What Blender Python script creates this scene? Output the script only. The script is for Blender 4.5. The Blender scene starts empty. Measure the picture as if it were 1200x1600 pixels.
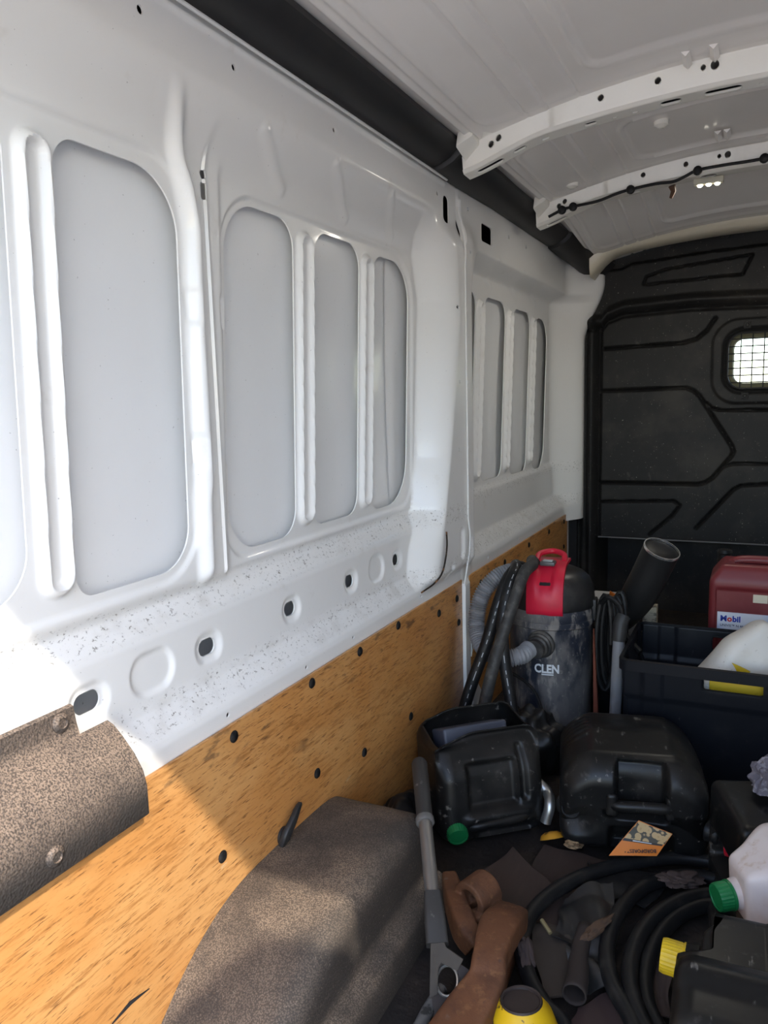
import bpy, bmesh, math, random
import numpy as np
from mathutils import Vector, Matrix
random.seed(7); rng = np.random.default_rng(7)
sc = bpy.context.scene
col = sc.collection
PI = math.pi

# ------------------------------------------------------------------ camera
cam_d = bpy.data.cameras.new('camera'); cam = bpy.data.objects.new('camera', cam_d); col.objects.link(cam)
cam_d.sensor_fit = 'VERTICAL'; cam_d.sensor_height = 36.0; cam_d.lens = 36.0*1210/1600; cam_d.clip_start = .02
_r = Vector((0.90049828, 0.43397607, -0.02770594)); _d = Vector((0.03690773, -0.139755, -0.98949803)); _f = Vector((-0.43329051, 0.89001871, -0.14186621))
cam.matrix_world = Matrix(((_r.x, -_d.x, -_f.x, 0), (_r.y, -_d.y, -_f.y, 0), (_r.z, -_d.z, -_f.z, 1.30), (0, 0, 0, 1)))
sc.camera = cam

# ------------------------------------------------------------------ sky, sun, exposure
sc.view_settings.view_transform = 'Standard'; sc.view_settings.look = 'None'
sc.view_settings.gamma = 1.0; sc.view_settings.use_curve_mapping = False
sc.view_settings.exposure = 0.13
w = bpy.data.worlds.new('sky'); sc.world = w; w.use_nodes = True
wn = w.node_tree.nodes; wl = w.node_tree.links; wn.clear()
bg = wn.new('ShaderNodeBackground'); wo = wn.new('ShaderNodeOutputWorld'); sk = wn.new('ShaderNodeTexSky')
sk.sky_type = 'NISHITA'; sk.sun_disc = False; sk.sun_elevation = math.radians(40); sk.sun_rotation = math.radians(124)
sk.air_density = 1.0; sk.dust_density = 0.9; sk.ozone_density = 1.0
bg.inputs[1].default_value = 0.85
wl.new(sk.outputs[0], bg.inputs[0]); wl.new(bg.outputs[0], wo.inputs[0])
sun_d = bpy.data.lights.new('sun', 'SUN'); sun_d.energy = 3.8; sun_d.angle = math.radians(0.7); sun_d.color = (1.0, .93, .82)
sun = bpy.data.objects.new('sun', sun_d); col.objects.link(sun)
SUN = Vector((-1.46, 1.0, -1.485)).normalized()
sun.rotation_euler = SUN.to_track_quat('-Z', 'Y').to_euler(); sun.location = (4, -6, 9)
sc.cycles.use_denoising = True
sc.cycles.max_bounces = 10; sc.cycles.diffuse_bounces = 7

# ------------------------------------------------------------------ materials
def _n(nt, t, **k):
    n = nt.nodes.new(t)
    for a, v in k.items(): setattr(n, a, v)
    return n
def pm(name, colr, rough=.5, metal=0.0, spec=.42, coat=0.0, bump=None, layers=(), trans=0.0, ior=1.45, emit=None, rlayers=()):
    """layers: dicts {k: noise|vor|wave, s: scale, lo, hi, c: colour, st: stretch xyz, z: (z0,z1,soft), d: detail, a: amount, r: roughness there}"""
    m = bpy.data.materials.new(name); m.use_nodes = True; nt = m.node_tree; nt.nodes.clear()
    out = _n(nt, 'ShaderNodeOutputMaterial'); b = _n(nt, 'ShaderNodeBsdfPrincipled'); L = nt.links.new
    L(b.outputs[0], out.inputs[0])
    b.inputs['Metallic'].default_value = metal; b.inputs['Specular IOR Level'].default_value = spec
    b.inputs['Coat Weight'].default_value = coat; b.inputs['Coat Roughness'].default_value = .08
    b.inputs['Transmission Weight'].default_value = trans; b.inputs['IOR'].default_value = ior
    if emit: b.inputs['Emission Color'].default_value = (*emit[:3], 1); b.inputs['Emission Strength'].default_value = emit[3]
    tc = _n(nt, 'ShaderNodeTexCoord'); cur = None; cr = None
    sep = None
    for l in layers:
        mp = _n(nt, 'ShaderNodeMapping'); L(tc.outputs['Object'], mp.inputs[0]); mp.inputs['Scale'].default_value = l.get('st', (1, 1, 1))
        mp.inputs['Rotation'].default_value = l.get('rot', (0, 0, 0))
        k = l.get('k', 'noise')
        if k == 'vor':
            t = _n(nt, 'ShaderNodeTexVoronoi'); fac = t.outputs['Distance']
        elif k == 'wave':
            t = _n(nt, 'ShaderNodeTexWave'); fac = t.outputs['Fac']; t.inputs['Distortion'].default_value = l.get('dist', 4); t.inputs['Detail'].default_value = 3; t.bands_direction = l.get('dir', 'X')
        else:
            t = _n(nt, 'ShaderNodeTexNoise'); fac = t.outputs['Fac']; t.inputs['Detail'].default_value = l.get('d', 5); t.inputs['Roughness'].default_value = l.get('nr', .6)
        t.inputs['Scale'].default_value = l.get('s', 10); L(mp.outputs[0], t.inputs['Vector'])
        mr = _n(nt, 'ShaderNodeMapRange', interpolation_type='SMOOTHSTEP'); L(fac, mr.inputs[0])
        mr.inputs[1].default_value = l.get('lo', .4); mr.inputs[2].default_value = l.get('hi', .6); mr.inputs[4].default_value = l.get('a', 1)
        mask = mr.outputs[0]
        for key, axn in (('z', 'Z'), ('x', 'X'), ('y', 'Y')):
            if key in l:
                if sep is None:
                    sep = _n(nt, 'ShaderNodeSeparateXYZ'); L(tc.outputs['Object'], sep.inputs[0])
                z0, z1, so = l[key]
                m1 = _n(nt, 'ShaderNodeMapRange', interpolation_type='SMOOTHSTEP'); L(sep.outputs[axn], m1.inputs[0]); m1.inputs[1].default_value = z0-so; m1.inputs[2].default_value = z0+so
                m2 = _n(nt, 'ShaderNodeMapRange', interpolation_type='SMOOTHSTEP'); L(sep.outputs[axn], m2.inputs[0]); m2.inputs[1].default_value = z1-so; m2.inputs[2].default_value = z1+so; m2.inputs[3].default_value = 1; m2.inputs[4].default_value = 0
                for q in (m1, m2):
                    mu = _n(nt, 'ShaderNodeMath', operation='MULTIPLY'); L(mask, mu.inputs[0]); L(q.outputs[0], mu.inputs[1]); mask = mu.outputs[0]
        if 'up' in l:       # dust settles on what faces up
            ge = _n(nt, 'ShaderNodeNewGeometry'); s2 = _n(nt, 'ShaderNodeSeparateXYZ'); L(ge.outputs['Normal'], s2.inputs[0])
            m1 = _n(nt, 'ShaderNodeMapRange', interpolation_type='SMOOTHSTEP'); L(s2.outputs['Z'], m1.inputs[0]); m1.inputs[1].default_value = l['up'][0]; m1.inputs[2].default_value = l['up'][1]
            mu = _n(nt, 'ShaderNodeMath', operation='MULTIPLY'); L(mask, mu.inputs[0]); L(m1.outputs[0], mu.inputs[1]); mask = mu.outputs[0]
        mx = _n(nt, 'ShaderNodeMix', data_type='RGBA'); L(mask, mx.inputs[0])
        if cur is None: mx.inputs[6].default_value = (*colr, 1)
        else: L(cur, mx.inputs[6])
        mx.inputs[7].default_value = (*l['c'], 1); cur = mx.outputs[2]
        if 'r' in l:
            mx = _n(nt, 'ShaderNodeMix', data_type='FLOAT'); L(mask, mx.inputs[0])
            if cr is None: mx.inputs[2].default_value = rough
            else: L(cr, mx.inputs[2])
            mx.inputs[3].default_value = l['r']; cr = mx.outputs[0]
    if cur is None: b.inputs['Base Color'].default_value = (*colr, 1)
    else: L(cur, b.inputs['Base Color'])
    if cr is None: b.inputs['Roughness'].default_value = rough
    else: L(cr, b.inputs['Roughness'])
    if bump:
        bs = bump if isinstance(bump, list) else [bump]
        prev = None
        for q in bs:
            mp = _n(nt, 'ShaderNodeMapping'); L(tc.outputs['Object'], mp.inputs[0])
            if len(q) > 4: mp.inputs['Scale'].default_value = q[4]
            if q[0] == 'vor': t = _n(nt, 'ShaderNodeTexVoronoi'); fac = t.outputs['Distance']
            else: t = _n(nt, 'ShaderNodeTexNoise'); fac = t.outputs['Fac']; t.inputs['Detail'].default_value = 4
            t.inputs['Scale'].default_value = q[1]; L(mp.outputs[0], t.inputs['Vector'])
            bp = _n(nt, 'ShaderNodeBump'); bp.inputs['Strength'].default_value = q[2]; bp.inputs['Distance'].default_value = q[3]; L(fac, bp.inputs['Height'])
            if prev: L(prev, bp.inputs['Normal'])
            prev = bp.outputs[0]
        L(prev, b.inputs['Normal'])
    return m

DUST = (.22, .17, .12)
M = {}
def speck(z0, z1, a=.75, s=120, lo=.565, hi=.63): return dict(s=s, lo=lo, hi=hi, c=(.10, .085, .06), z=(z0, z1, .012), a=a, d=8, nr=.75, st=(1, .7, 1))
M['paint'] = pm('white_van_paint', (.785, .78, .765), .32, coat=.25, layers=[
    dict(s=2.2, lo=.45, hi=.75, c=(.76, .745, .72), a=.6),
    dict(s=9, lo=.62, hi=.8, c=(.55, .50, .43), a=.35),
    speck(.675, .735, .8), speck(.865, .925, .75), dict(s=12, lo=.45, hi=.75, c=(.45, .42, .37), z=(.675, .73, .015), a=.4), dict(s=12, lo=.5, hi=.8, c=(.45, .42, .37), z=(.87, .92, .015), a=.35),
    dict(s=150, lo=.74, hi=.77, c=(.10, .09, .08), a=.5, d=2)])
M['paint_roof'] = pm('roof_paint', (.87, .83, .785), .42, coat=.3, layers=[dict(s=3, lo=.4, hi=.7, c=(.82, .78, .735), a=.6)])
M['paint_beam'] = pm('beam_paint', (.90, .87, .79), .26, coat=.4, layers=[dict(s=5, lo=.5, hi=.8, c=(.66, .62, .54), a=.5)])
M['skin'] = pm('outer_skin_paint', (.83, .835, .84), .24, coat=.3, layers=[
    dict(s=1.5, lo=.4, hi=.7, c=(.79, .795, .80), a=.6),
    dict(s=14, lo=.70, hi=.78, c=(.30, .29, .27), a=.35, st=(1, 1, .6)),
    dict(s=130, lo=.72, hi=.76, c=(.15, .14, .13), a=.5, d=2)])
M['dark'] = pm('dark_cavity', (.012, .012, .014), .8)  # matte black: puts the shade of hollows into colour; hidden shells share it
M['ply'] = pm('varnished_plywood', (.52, .235, .068), .42, coat=.12, layers=[
    dict(s=3.0, lo=.35, hi=.65, c=(.60, .32, .115), st=(1, 1, 2.2), a=.8),
    dict(s=110, lo=.48, hi=.66, c=(.29, .115, .028), st=(1, .10, 1.0), a=.7, d=6, nr=.7, rot=(.12, 0, 0)),
    dict(s=300, lo=.57, hi=.66, c=(.13, .05, .018), st=(1, .09, 1.0), a=.75, d=4, rot=(.12, 0, 0)),
    dict(s=7, lo=.62, hi=.74, c=(.12, .065, .03), st=(1, .5, 1.2), a=.55),
    dict(s=24, lo=.68, hi=.73, c=(.62, .47, .28), st=(1, .35, 1.0), a=.45, rot=(.7, 0, 0)),
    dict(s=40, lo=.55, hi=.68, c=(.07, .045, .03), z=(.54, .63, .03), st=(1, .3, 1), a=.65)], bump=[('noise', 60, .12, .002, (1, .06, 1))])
M['railblk'] = pm('black_trim_plastic', (.020, .020, .021), .48, layers=[dict(s=6, lo=.4, hi=.8, c=(.03, .029, .028), a=.7)])
M['bulk'] = pm('bulkhead_black_plastic', (.014, .014, .0145), .50, spec=.3, layers=[
    dict(s=4, lo=.45, hi=.75, c=(.055, .05, .044), a=.6),
    dict(s=30, lo=.62, hi=.75, c=(.11, .10, .09), st=(1, 1, .5), a=.35),
    dict(s=120, lo=.72, hi=.75, c=(.45, .42, .38), a=.7, d=2)], bump=('noise', 250, .12, .002))
M['grain'] = pm('grained_black_plastic_dusty', (.045, .041, .038), .5, layers=[
    dict(s=3.5, lo=.25, hi=.60, c=(.33, .24, .175), a=.85, up=(-.2, .7)),
    dict(s=10, lo=.45, hi=.7, c=(.10, .075, .06), a=.5),
    dict(s=330, lo=.42, hi=.60, c=(.035, .030, .028), a=.8, d=2)], bump=[('vor', 210, .4, .003), ('noise', 110, .15, .003)])
M['arch'] = pm('wheel_arch_carpet_plastic', (.055, .046, .040), .72, layers=[
    dict(s=3.5, lo=.30, hi=.68, c=(.31, .225, .155), a=.85, up=(-.1, .7)),
    dict(s=9, lo=.42, hi=.66, c=(.055, .045, .038), a=.5),
    dict(k='vor', s=300, lo=.30, hi=.65, c=(.035, .029, .024), a=.65),
    dict(s=14, lo=.56, hi=.72, c=(.05, .042, .038), a=.55),
    dict(s=200, lo=.64, hi=.72, c=(.36, .29, .21), a=.4, d=2)], bump=[('vor', 190, .25, .003), ('noise', 25, .15, .006)])
M['rubber'] = pm('black_rubber', (.009, .009, .0095), .45, spec=.3, layers=[dict(s=22, lo=.5, hi=.8, c=(.045, .040, .034), a=.7, r=.75)])
M['steel'] = pm('zinc_steel', (.45, .45, .44), .35, metal=.9, layers=[dict(s=30, lo=.5, hi=.75, c=(.2, .18, .15), a=.6)])
M['floor'] = pm('dirty_floor_mat', (.013, .010, .009), .8, layers=[
    dict(s=5, lo=.4, hi=.65, c=(.026, .018, .014), a=.9), dict(s=40, lo=.6, hi=.75, c=(.06, .045, .032), a=.5), dict(s=90, lo=.7, hi=.75, c=(.2, .15, .09), a=.5)],
    bump=('noise', 35, .5, .01))
M['ground'] = pm('concrete_yard', (.60, .50, .41), .9, layers=[dict(s=.8, lo=.4, hi=.7, c=(.52, .44, .37))])

# ------------------------------------------------------------------ mesh helpers
class MB:
    def __init__(s): s.v = []; s.f = []; s.mi = []
    def add(s, vs, fs, mi=0):
        o = len(s.v); s.v += [tuple(map(float, v)) for v in vs]; s.f += [tuple(i+o for i in f) for f in fs]; s.mi += [mi]*len(fs); return s
    def rings(s, rings, closed=True, caps=(True, True), mi=0):
        n = len(rings[0]); vs = [p for r in rings for p in r]; fs = []
        for i in range(len(rings)-1):
            for j in range(n if closed else n-1):
                k = (j+1) % n; fs.append((i*n+j, i*n+k, (i+1)*n+k, (i+1)*n+j))
        if closed and caps[0]: fs.append(tuple(range(n))[::-1])
        if closed and caps[1]: fs.append(tuple((len(rings)-1)*n+j for j in range(n)))
        return s.add(vs, fs, mi)
    def box(s, lo, hi, mi=0):
        (a, b, c), (d, e, f) = lo, hi
        return s.add([(a,b,c),(d,b,c),(d,e,c),(a,e,c),(a,b,f),(d,b,f),(d,e,f),(a,e,f)], [(0,3,2,1),(4,5,6,7),(0,1,5,4),(1,2,6,5),(2,3,7,6),(3,0,4,7)], mi)
    def tube(s, pts, r, n=10, caps=(True, True), mi=0):
        pts = [Vector(p) for p in pts]; rs = r if hasattr(r, '__len__') else [r]*len(pts)
        rr = []; up = None
        for i, p in enumerate(pts):
            t = (pts[min(i+1, len(pts)-1)]-pts[max(i-1, 0)]).normalized()
            if up is None: up = t.orthogonal().normalized()
            up = (up-t*up.dot(t)).normalized(); b = t.cross(up)
            rr.append([p+(up*math.cos(2*PI*k/n)+b*math.sin(2*PI*k/n))*rs[i] for k in range(n)])
        return s.rings(rr, True, caps, mi)
    def lathe(s, prof, n=24, o=(0, 0, 0), ax=(0, 0, 1), mi=0, caps=(True, True)):
        ax = Vector(ax).normalized(); u = ax.orthogonal().normalized(); v = ax.cross(u); o = Vector(o)
        return s.rings([[o+ax*h+(u*math.cos(2*PI*k/n)+v*math.sin(2*PI*k/n))*max(r, 1e-4) for k in range(n)] for r, h in prof], True, caps, mi)
    def prism(s, poly, off, mi=0):
        off = Vector(off); a = [Vector(p) for p in poly]; return s.rings([a, [p+off for p in a]], True, (True, True), mi)
    def build(s, name, mats, parent=None, smooth=True, bevel=0, ang=40, sub=0, fix=True, loc=None):
        me = bpy.data.meshes.new(name); me.from_pydata(s.v, [], s.f)
        mats = mats if isinstance(mats, (list, tuple)) else [mats]
        for m in mats: me.materials.append(m)
        if len(mats) > 1: me.polygons.foreach_set('material_index', s.mi)
        if fix:
            bm = bmesh.new(); bm.from_mesh(me); bmesh.ops.remove_doubles(bm, verts=bm.verts, dist=1e-6); bmesh.ops.recalc_face_normals(bm, faces=bm.faces); bm.to_mesh(me); bm.free()
        if bevel:
            bm = bmesh.new(); bm.from_mesh(me)
            ed = [e for e in bm.edges if len(e.link_faces) == 2 and e.calc_face_angle(0) > math.radians(30)]
            bmesh.ops.bevel(bm, geom=ed, offset=bevel, segments=2, affect='EDGES', profile=.6, clamp_overlap=True); bm.to_mesh(me); bm.free()
        if smooth:
            me.polygons.foreach_set('use_smooth', [True]*len(me.polygons)); me.set_sharp_from_angle(angle=math.radians(ang))
        o = bpy.data.objects.new(name, me); col.objects.link(o)
        if parent: o.parent = parent
        if loc: o.location = loc
        if sub:
            md = o.modifiers.new('sub', 'SUBSURF'); md.levels = sub; md.render_levels = sub
        return o
def tag(o, label=None, cat=None, group=None, kind=None):
    for k, v in (('label', label), ('category', cat), ('group', group), ('kind', kind)):
        if v: o[k] = v
    return o
def empty(name, loc=(0, 0, 0), rot=(0, 0, 0)):
    o = bpy.data.objects.new(name, None); col.objects.link(o); o.location = loc; o.rotation_euler = rot; o.empty_display_size = .1; return o
def spline(pts, n=8):
    """Catmull-Rom through points"""
    P = [np.array(p, float) for p in pts]; P = [2*P[0]-P[1]]+P+[2*P[-1]-P[-2]]; out = []
    for i in range(1, len(P)-2):
        for k in range(n):
            t = k/n; a, b, c, d = P[i-1:i+3]
            out.append(.5*((2*b)+(c-a)*t+(2*a-5*b+4*c-d)*t*t+(3*b-a-3*c+d)*t**3))
    out.append(P[-2]); return [tuple(p) for p in out]
def sm(a, b, x): t = np.clip((x-a)/(b-a), 0, 1); return t*t*(3-2*t)
def rr(Y, Z, y0, y1, z0, z1, r):
    """signed distance to a rounded rectangle"""
    r = min(r, (y1-y0)/2-1e-4, (z1-z0)/2-1e-4)
    qy = np.abs(Y-(y0+y1)/2)-(y1-y0)/2+r; qz = np.abs(Z-(z0+z1)/2)-(z1-z0)/2+r
    return np.minimum(np.maximum(qy, qz), 0)+np.hypot(np.maximum(qy, 0), np.maximum(qz, 0))-r
def seg(Y, Z, pts):
    d = np.full(np.shape(Y), 9.)
    for (a, b), (c, e) in zip(pts[:-1], pts[1:]):
        t = np.clip(((Y-a)*(c-a)+(Z-b)*(e-b))/((c-a)**2+(e-b)**2+1e-12), 0, 1); d = np.minimum(d, np.hypot(Y-a-t*(c-a), Z-b-t*(e-b)))
    return d
def bead(d, w): return np.where(np.abs(d) < w, .5+.5*np.cos(PI*np.clip(d/w, -1, 1)), 0)
def sheet(name, us, vs, height, cut, place, rim, mat, parent=None):
    """pressed sheet: height(U,V) field, openings where cut(U,V)<0, place(u,v,h)->xyz, rim = how far the cut edge turns back"""
    U, V = np.meshgrid(us, vs, indexing='ij'); Hh = height(U, V); nu, nv = U.shape
    D = cut(U, V) if cut is not None else np.ones_like(U)
    D = np.where(np.abs(D) < 1e-5, 1e-5, D)
    verts = [None]*0; V3 = place(U.ravel(), V.ravel(), Hh.ravel()); pts = list(map(tuple, np.stack(V3, 1))); faces = []
    idx = np.arange(nu*nv).reshape(nu, nv); ins = D > 0
    n_in = ins[:-1, :-1].astype(int)+ins[1:, :-1]+ins[1:, 1:]+ins[:-1, 1:]
    q = np.stack([idx[:-1, :-1], idx[1:, :-1], idx[1:, 1:], idx[:-1, 1:]], -1); faces += [tuple(x) for x in q[n_in == 4].tolist()]
    Df = D.ravel(); A = np.array(pts); cache = {}; rimc = {}
    A2 = np.stack(place(U.ravel(), V.ravel(), Hh.ravel()-rim), 1)
    def cross(i, j):
        k = (min(i, j), max(i, j))
        if k not in cache:
            t = Df[i]/(Df[i]-Df[j]); cache[k] = len(pts); pts.append(tuple(A[i]+(A[j]-A[i])*t)); rimc[cache[k]] = tuple(A2[i]+(A2[j]-A2[i])*t)
        return cache[k]
    back = {}
    def bk(i):
        if i not in back: back[i] = len(pts); pts.append(rimc[i])
        return back[i]
    for c in q[(n_in > 0) & (n_in < 4)].tolist():
        poly = []; cr = []
        for a in range(4):
            i, j = c[a], c[(a+1) % 4]
            if Df[i] > 0: poly.append(i)
            if (Df[i] > 0) != (Df[j] > 0): k = cross(i, j); poly.append(k); cr.append(k)
        if len(poly) >= 3: faces.append(tuple(poly))
        if len(cr) == 2 and rim: faces.append((cr[0], cr[1], bk(cr[1]), bk(cr[0])))
    used = np.zeros(len(pts), bool)
    for f in faces: used[list(f)] = True
    mp = np.cumsum(used)-1; pts = [p for p, u in zip(pts, used) if u]; faces = [tuple(int(mp[i]) for i in f) for f in faces]
    me = bpy.data.meshes.new(name); me.from_pydata(pts, [], faces); me.materials.append(mat)
    me.polygons.foreach_set('use_smooth', [True]*len(faces)); me.set_sharp_from_angle(angle=math.radians(50))
    o = bpy.data.objects.new(name, me); col.objects.link(o)
    if parent: o.parent = parent
    return o
def text_mesh(name, s, size, mat, parent=None, bold=0.0, depth=.0006, align='LEFT', shear=0):
    cu = bpy.data.curves.new(name, 'FONT'); cu.body = s; cu.size = size; cu.extrude = depth; cu.offset = bold; cu.align_x = align; cu.shear = shear; cu.resolution_u = 3
    t = bpy.data.objects.new(name, cu); col.objects.link(t); dg = bpy.context.evaluated_depsgraph_get()
    me = bpy.data.meshes.new_from_object(t.evaluated_get(dg)); bpy.data.objects.remove(t); bpy.data.curves.remove(cu)
    me.materials.clear(); me.materials.append(mat); o = bpy.data.objects.new(name, me); col.objects.link(o)
    if parent: o.parent = parent
    return o
def frame_at(o, loc, xdir, ydir):
    """put a flat thing (text) so that its x runs along xdir and its y along ydir"""
    x = Vector(xdir).normalized(); y = Vector(ydir); y = (y-x*y.dot(x)).normalized(); z = x.cross(y)
    m = Matrix((x, y, z)).transposed().to_4x4(); m.translation = Vector(loc); o.matrix_local = m; return o

# ================================================================== THE VAN BODY
S = dict(kind='structure')
# ground outside the open rear doors
g = MB(); g.box((-30, -40, -.72), (30, 40, -.66)); tag(g.build('floor_outside', M['ground']), 'pale concrete yard outside the van', None, None, 'structure')
# load floor
g = MB(); fx = np.linspace(-1.0, 1.0, 60); fy = np.linspace(.12, 4.95, 110)
def floor_h(U, V): return .004*np.sin(U*31)*np.sin(V*17)*0+.0
fl = sheet('floor', fx, fy, floor_h, None, lambda u, v, h: (u, v, h), 0, M['floor']); tag(fl, 'dark dirty load floor of the van', kind='structure')
b_ = MB(); b_.box((-1.15, .10, -.10), (1.15, 5.0, -.003)); b_.build('floor_underside', M['dark'], fl)

# ---------------- left wall: pressed inner panels, outer skin behind the openings
wall = empty('wall_left'); tag(wall, 'white pressed steel side wall of the van', kind='structure')
def tl(Y, Z, k): return Y-k*(Z-1.36)
def opening(Y, Z, y0, y1, z0, z1, r, tr=None, br=None, tlr=None, blr=None):
    d = rr(Y, Z, y0, y1, z0, z1, r)
    if tr: d = np.maximum(d, rr(Y, Z, y0-2, y1, z0-2, z1, tr))
    if br: d = np.maximum(d, rr(Y, Z, y0-2, y1, z0, z1+2, br))
    if tlr: d = np.maximum(d, rr(Y, Z, y0, y1+2, z0-2, z1, tlr))
    if blr: d = np.maximum(d, rr(Y, Z, y0, y1+2, z0, z1+2, blr))
    return d
def rear_opens(Y, Z):
    y4 = tl(Y, Z, .035); y6 = tl(Y, Z, .06); y8 = tl(Y, Z, .085)
    return [opening(y4, Z, .50, .882, .985, 1.752, .05, br=.09),
            opening(y4, Z, .980, 1.286, .965, 1.758, .04, tr=.12, br=.09, tlr=.05),
            opening(y6, Z, 1.443, 1.733, .960, 1.758, .05, tlr=.12, tr=.07, blr=.11, br=.07),
            opening(y8, Z, 1.830, 2.090, .966, 1.756, .05, tlr=.06, tr=.07, br=.06),
            opening(y8, Z, 2.180, 2.448, .960, 1.748, .05, tlr=.06, tr=.13, br=.14)]
HOLES = [(.948, .030, .019), (1.282, .027, .018), (1.612, .025, .018), (1.931, .024, .018), (2.251, .022, .018)]
def rear_p(Y, Z):
    low = np.interp(Z, [.5, .655, .668, .715, .735, .852, .868, .905, .925, 1.2], [-.006, -.006, -.010, -.046, -.050, -.055, -.060, -.084, -.090, -.090])
    up = .09*sm(1.775, 1.94, Z)
    p = low+up
    y4 = tl(Y, Z, .035)
    # step round the middle bay and the post between the bays
    post = sm(1.435, 1.405, tl(Y, Z, .05))
    p = p+post*.010*sm(.90, .94, Z)*sm(1.84, 1.76, Z)
    zz = np.array([.90, .93, 1.10, 1.14, 1.50, 1.66, 1.74, 1.82, 1.92]); yy = np.array([1.312, 1.312, 1.318, 1.326, 1.328, 1.334, 1.318, 1.285, 1.24])
    rd = Y-np.interp(Z, zz, yy)
    p = p+.022*bead(rd, .031)*sm(.90, .955, Z)*sm(1.93, 1.80, Z)
    # pressed border around the rear openings
    d = rr(y4, Z, .30, 1.312, .945, 1.79, .12); p = p+.007*sm(-.006, .006, d)*sm(.91, .93, Z)*sm(1.90, 1.81, Z)*sm(1.40, 1.37, Y)
    d = opening(tl(Y, Z, .06), Z, 1.425, 2.475, .942, 1.775, .09, tlr=.13, tr=.16); p = p+.007*sm(-.006, .006, d)*sm(.915, .935, Z)*sm(1.85, 1.8, Z)*(Y > 1.38)
    # notches half way up the posts
    d1 = rr(Y, Z, 1.300, 1.322, 1.17, 1.24, .01); d2 = rr(Y, Z, 1.415, 1.44, 1.17, 1.24, .01); p = p-.006*sm(.006, -.006, np.minimum(d1, d2))
    d1 = rr(Y, Z, 1.305, 1.327, 1.47, 1.54, .01); d2 = rr(Y, Z, 1.42, 1.445, 1.47, 1.54, .01); p = p-.006*sm(.006, -.006, np.minimum(d1, d2))
    # double beads between the openings
    p = p+.017*bead(rr(y4, Z, .912, .962, .992, 1.738, .024), .0155)
    y6 = tl(Y, Z, .07)
    p = p+.015*bead(rr(y6, Z, 1.754, 1.810, .988, 1.730, .026), .0145)
    y8 = tl(Y, Z, .085)
    p = p+.015*bead(rr(y8, Z, 2.108, 2.162, .986, 1.726, .025), .0145)
    # gussets in the slope over the openings
    for a, b in (((1.53, 1.90), (1.68, 1.815)), ((1.85, 1.905), (2.01, 1.81)), ((2.19, 1.90), (2.31, 1.81))):
        p = p+.005*bead(seg(Y, Z, [a, b]), .022)
    # dished rims of the sill holes, blind stamps
    for y, a, b in HOLES: p = p-.007*sm(.008, -.010, rr(Y, Z, y-a-.014, y+a+.014, .785-b-.013, .785+b+.013, .04))
    for y, a in ((1.110, .058), (2.10, .05)): p = p-.007*sm(.007, -.007, rr(Y, Z, y-a, y+a, .748, .828, .05))
    # swelling of the pillar
    y0 = np.interp(Z, [.62, .70, .80, .92, 1.10, 1.64, 1.80, 1.95], [2.30, 2.30, 2.34, 2.43, 2.475, 2.53, 2.48, 2.40])
    y1 = np.interp(Z, [.62, .70, .85, 1.13, 1.58, 1.79, 1.95], [2.42, 2.42, 2.47, 2.555, 2.665, 2.64, 2.60])
    P = np.clip((Y-y0)/(y1-y0), 0, 1); P = np.sin(P*PI/2)**1.15
    top = .03*sm(1.92, 1.82, Z)*sm(.655, .70, Z)
    p = p*(1-P)+top*P
    # foot stamps on the pillar flange
    p = p-.010*sm(.008, -.008, rr(Y, Z, 2.625, 2.668, .72, .83, .03))-.008*sm(.008, -.008, rr(Y, Z, 2.52, 2.56, .665, .72, .02))
    p = p+.004*bead(Z-2.028, .012)*(Y < 2.6)
    # rear corner post swells inward
    p = p+.10*sm(.62, .20, Y)*sm(.60, .66, Z)
    return p
def circ(Y, Z, y, z, r): return np.hypot(Y-y, Z-z)-r
def rear_cut(Y, Z):
    D = np.full(Y.shape, 9.)
    for d in rear_opens(Y, Z): D = np.minimum(D, d)
    for y, a, b in HOLES: D = np.minimum(D, rr(Y, Z, y-a, y+a, .785-b, .785+b, .02))
    for y, z, r in ((1.408, 1.986, .007), (1.139, 1.987, .008), (1.827, 1.983, .007), (2.527, 1.981, .007), (1.381, 1.781, .009),
                    (1.274, .642, .006), (1.596, .642, .006), (1.847, .646, .006), (2.331, .648, .006), (2.64, 1.62, .007), (2.64, 1.36, .007), (2.625, 1.12, .007), (2.62, .90, .007)):
        D = np.minimum(D, circ(Y, Z, y, z, r))
    D = np.minimum(D, rr(Y, Z, 1.370, 1.386, 1.730, 1.764, .003))
    D = np.minimum(D, rr(Y, Z, 2.580, 2.632, 1.900, 1.990, .02))
    return D
def grow(a, b, s0, s1):
    out = [a]
    while out[-1] < b: t = (out[-1]-a)/(b-a); out.append(out[-1]+s0+(s1-s0)*t)
    out[-1] = b; return np.array(out)
zs = np.concatenate([np.linspace(.58, 1.05, 118), np.linspace(1.05, 1.66, 92)[1:], np.linspace(1.66, 2.14, 104)[1:]])
ys = np.concatenate([np.linspace(.12, .70, 40), grow(.70, 2.70, .0034, .0048)[1:]])
px_ = lambda u, v, h: (-1+h, u, v)
o = sheet('inner_panel', ys, zs, rear_p, rear_cut, px_, .004, M['paint'], wall); tag(o, 'white inner side panel with two bays of tall openings')
def front_opens(Y, Z):
    y8 = tl(Y, Z, .12)
    return [opening(y8, Z, 2.86, 3.135, .945, 1.735, .06), opening(y8, Z, 3.245, 3.560, .938, 1.735, .06, tr=.08),
            opening(y8, Z, 3.680, 3.990, .926, 1.725, .06, tr=.08), opening(y8, Z, 4.095, 4.350, .915, 1.715, .06, tr=.14, br=.12)]
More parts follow.
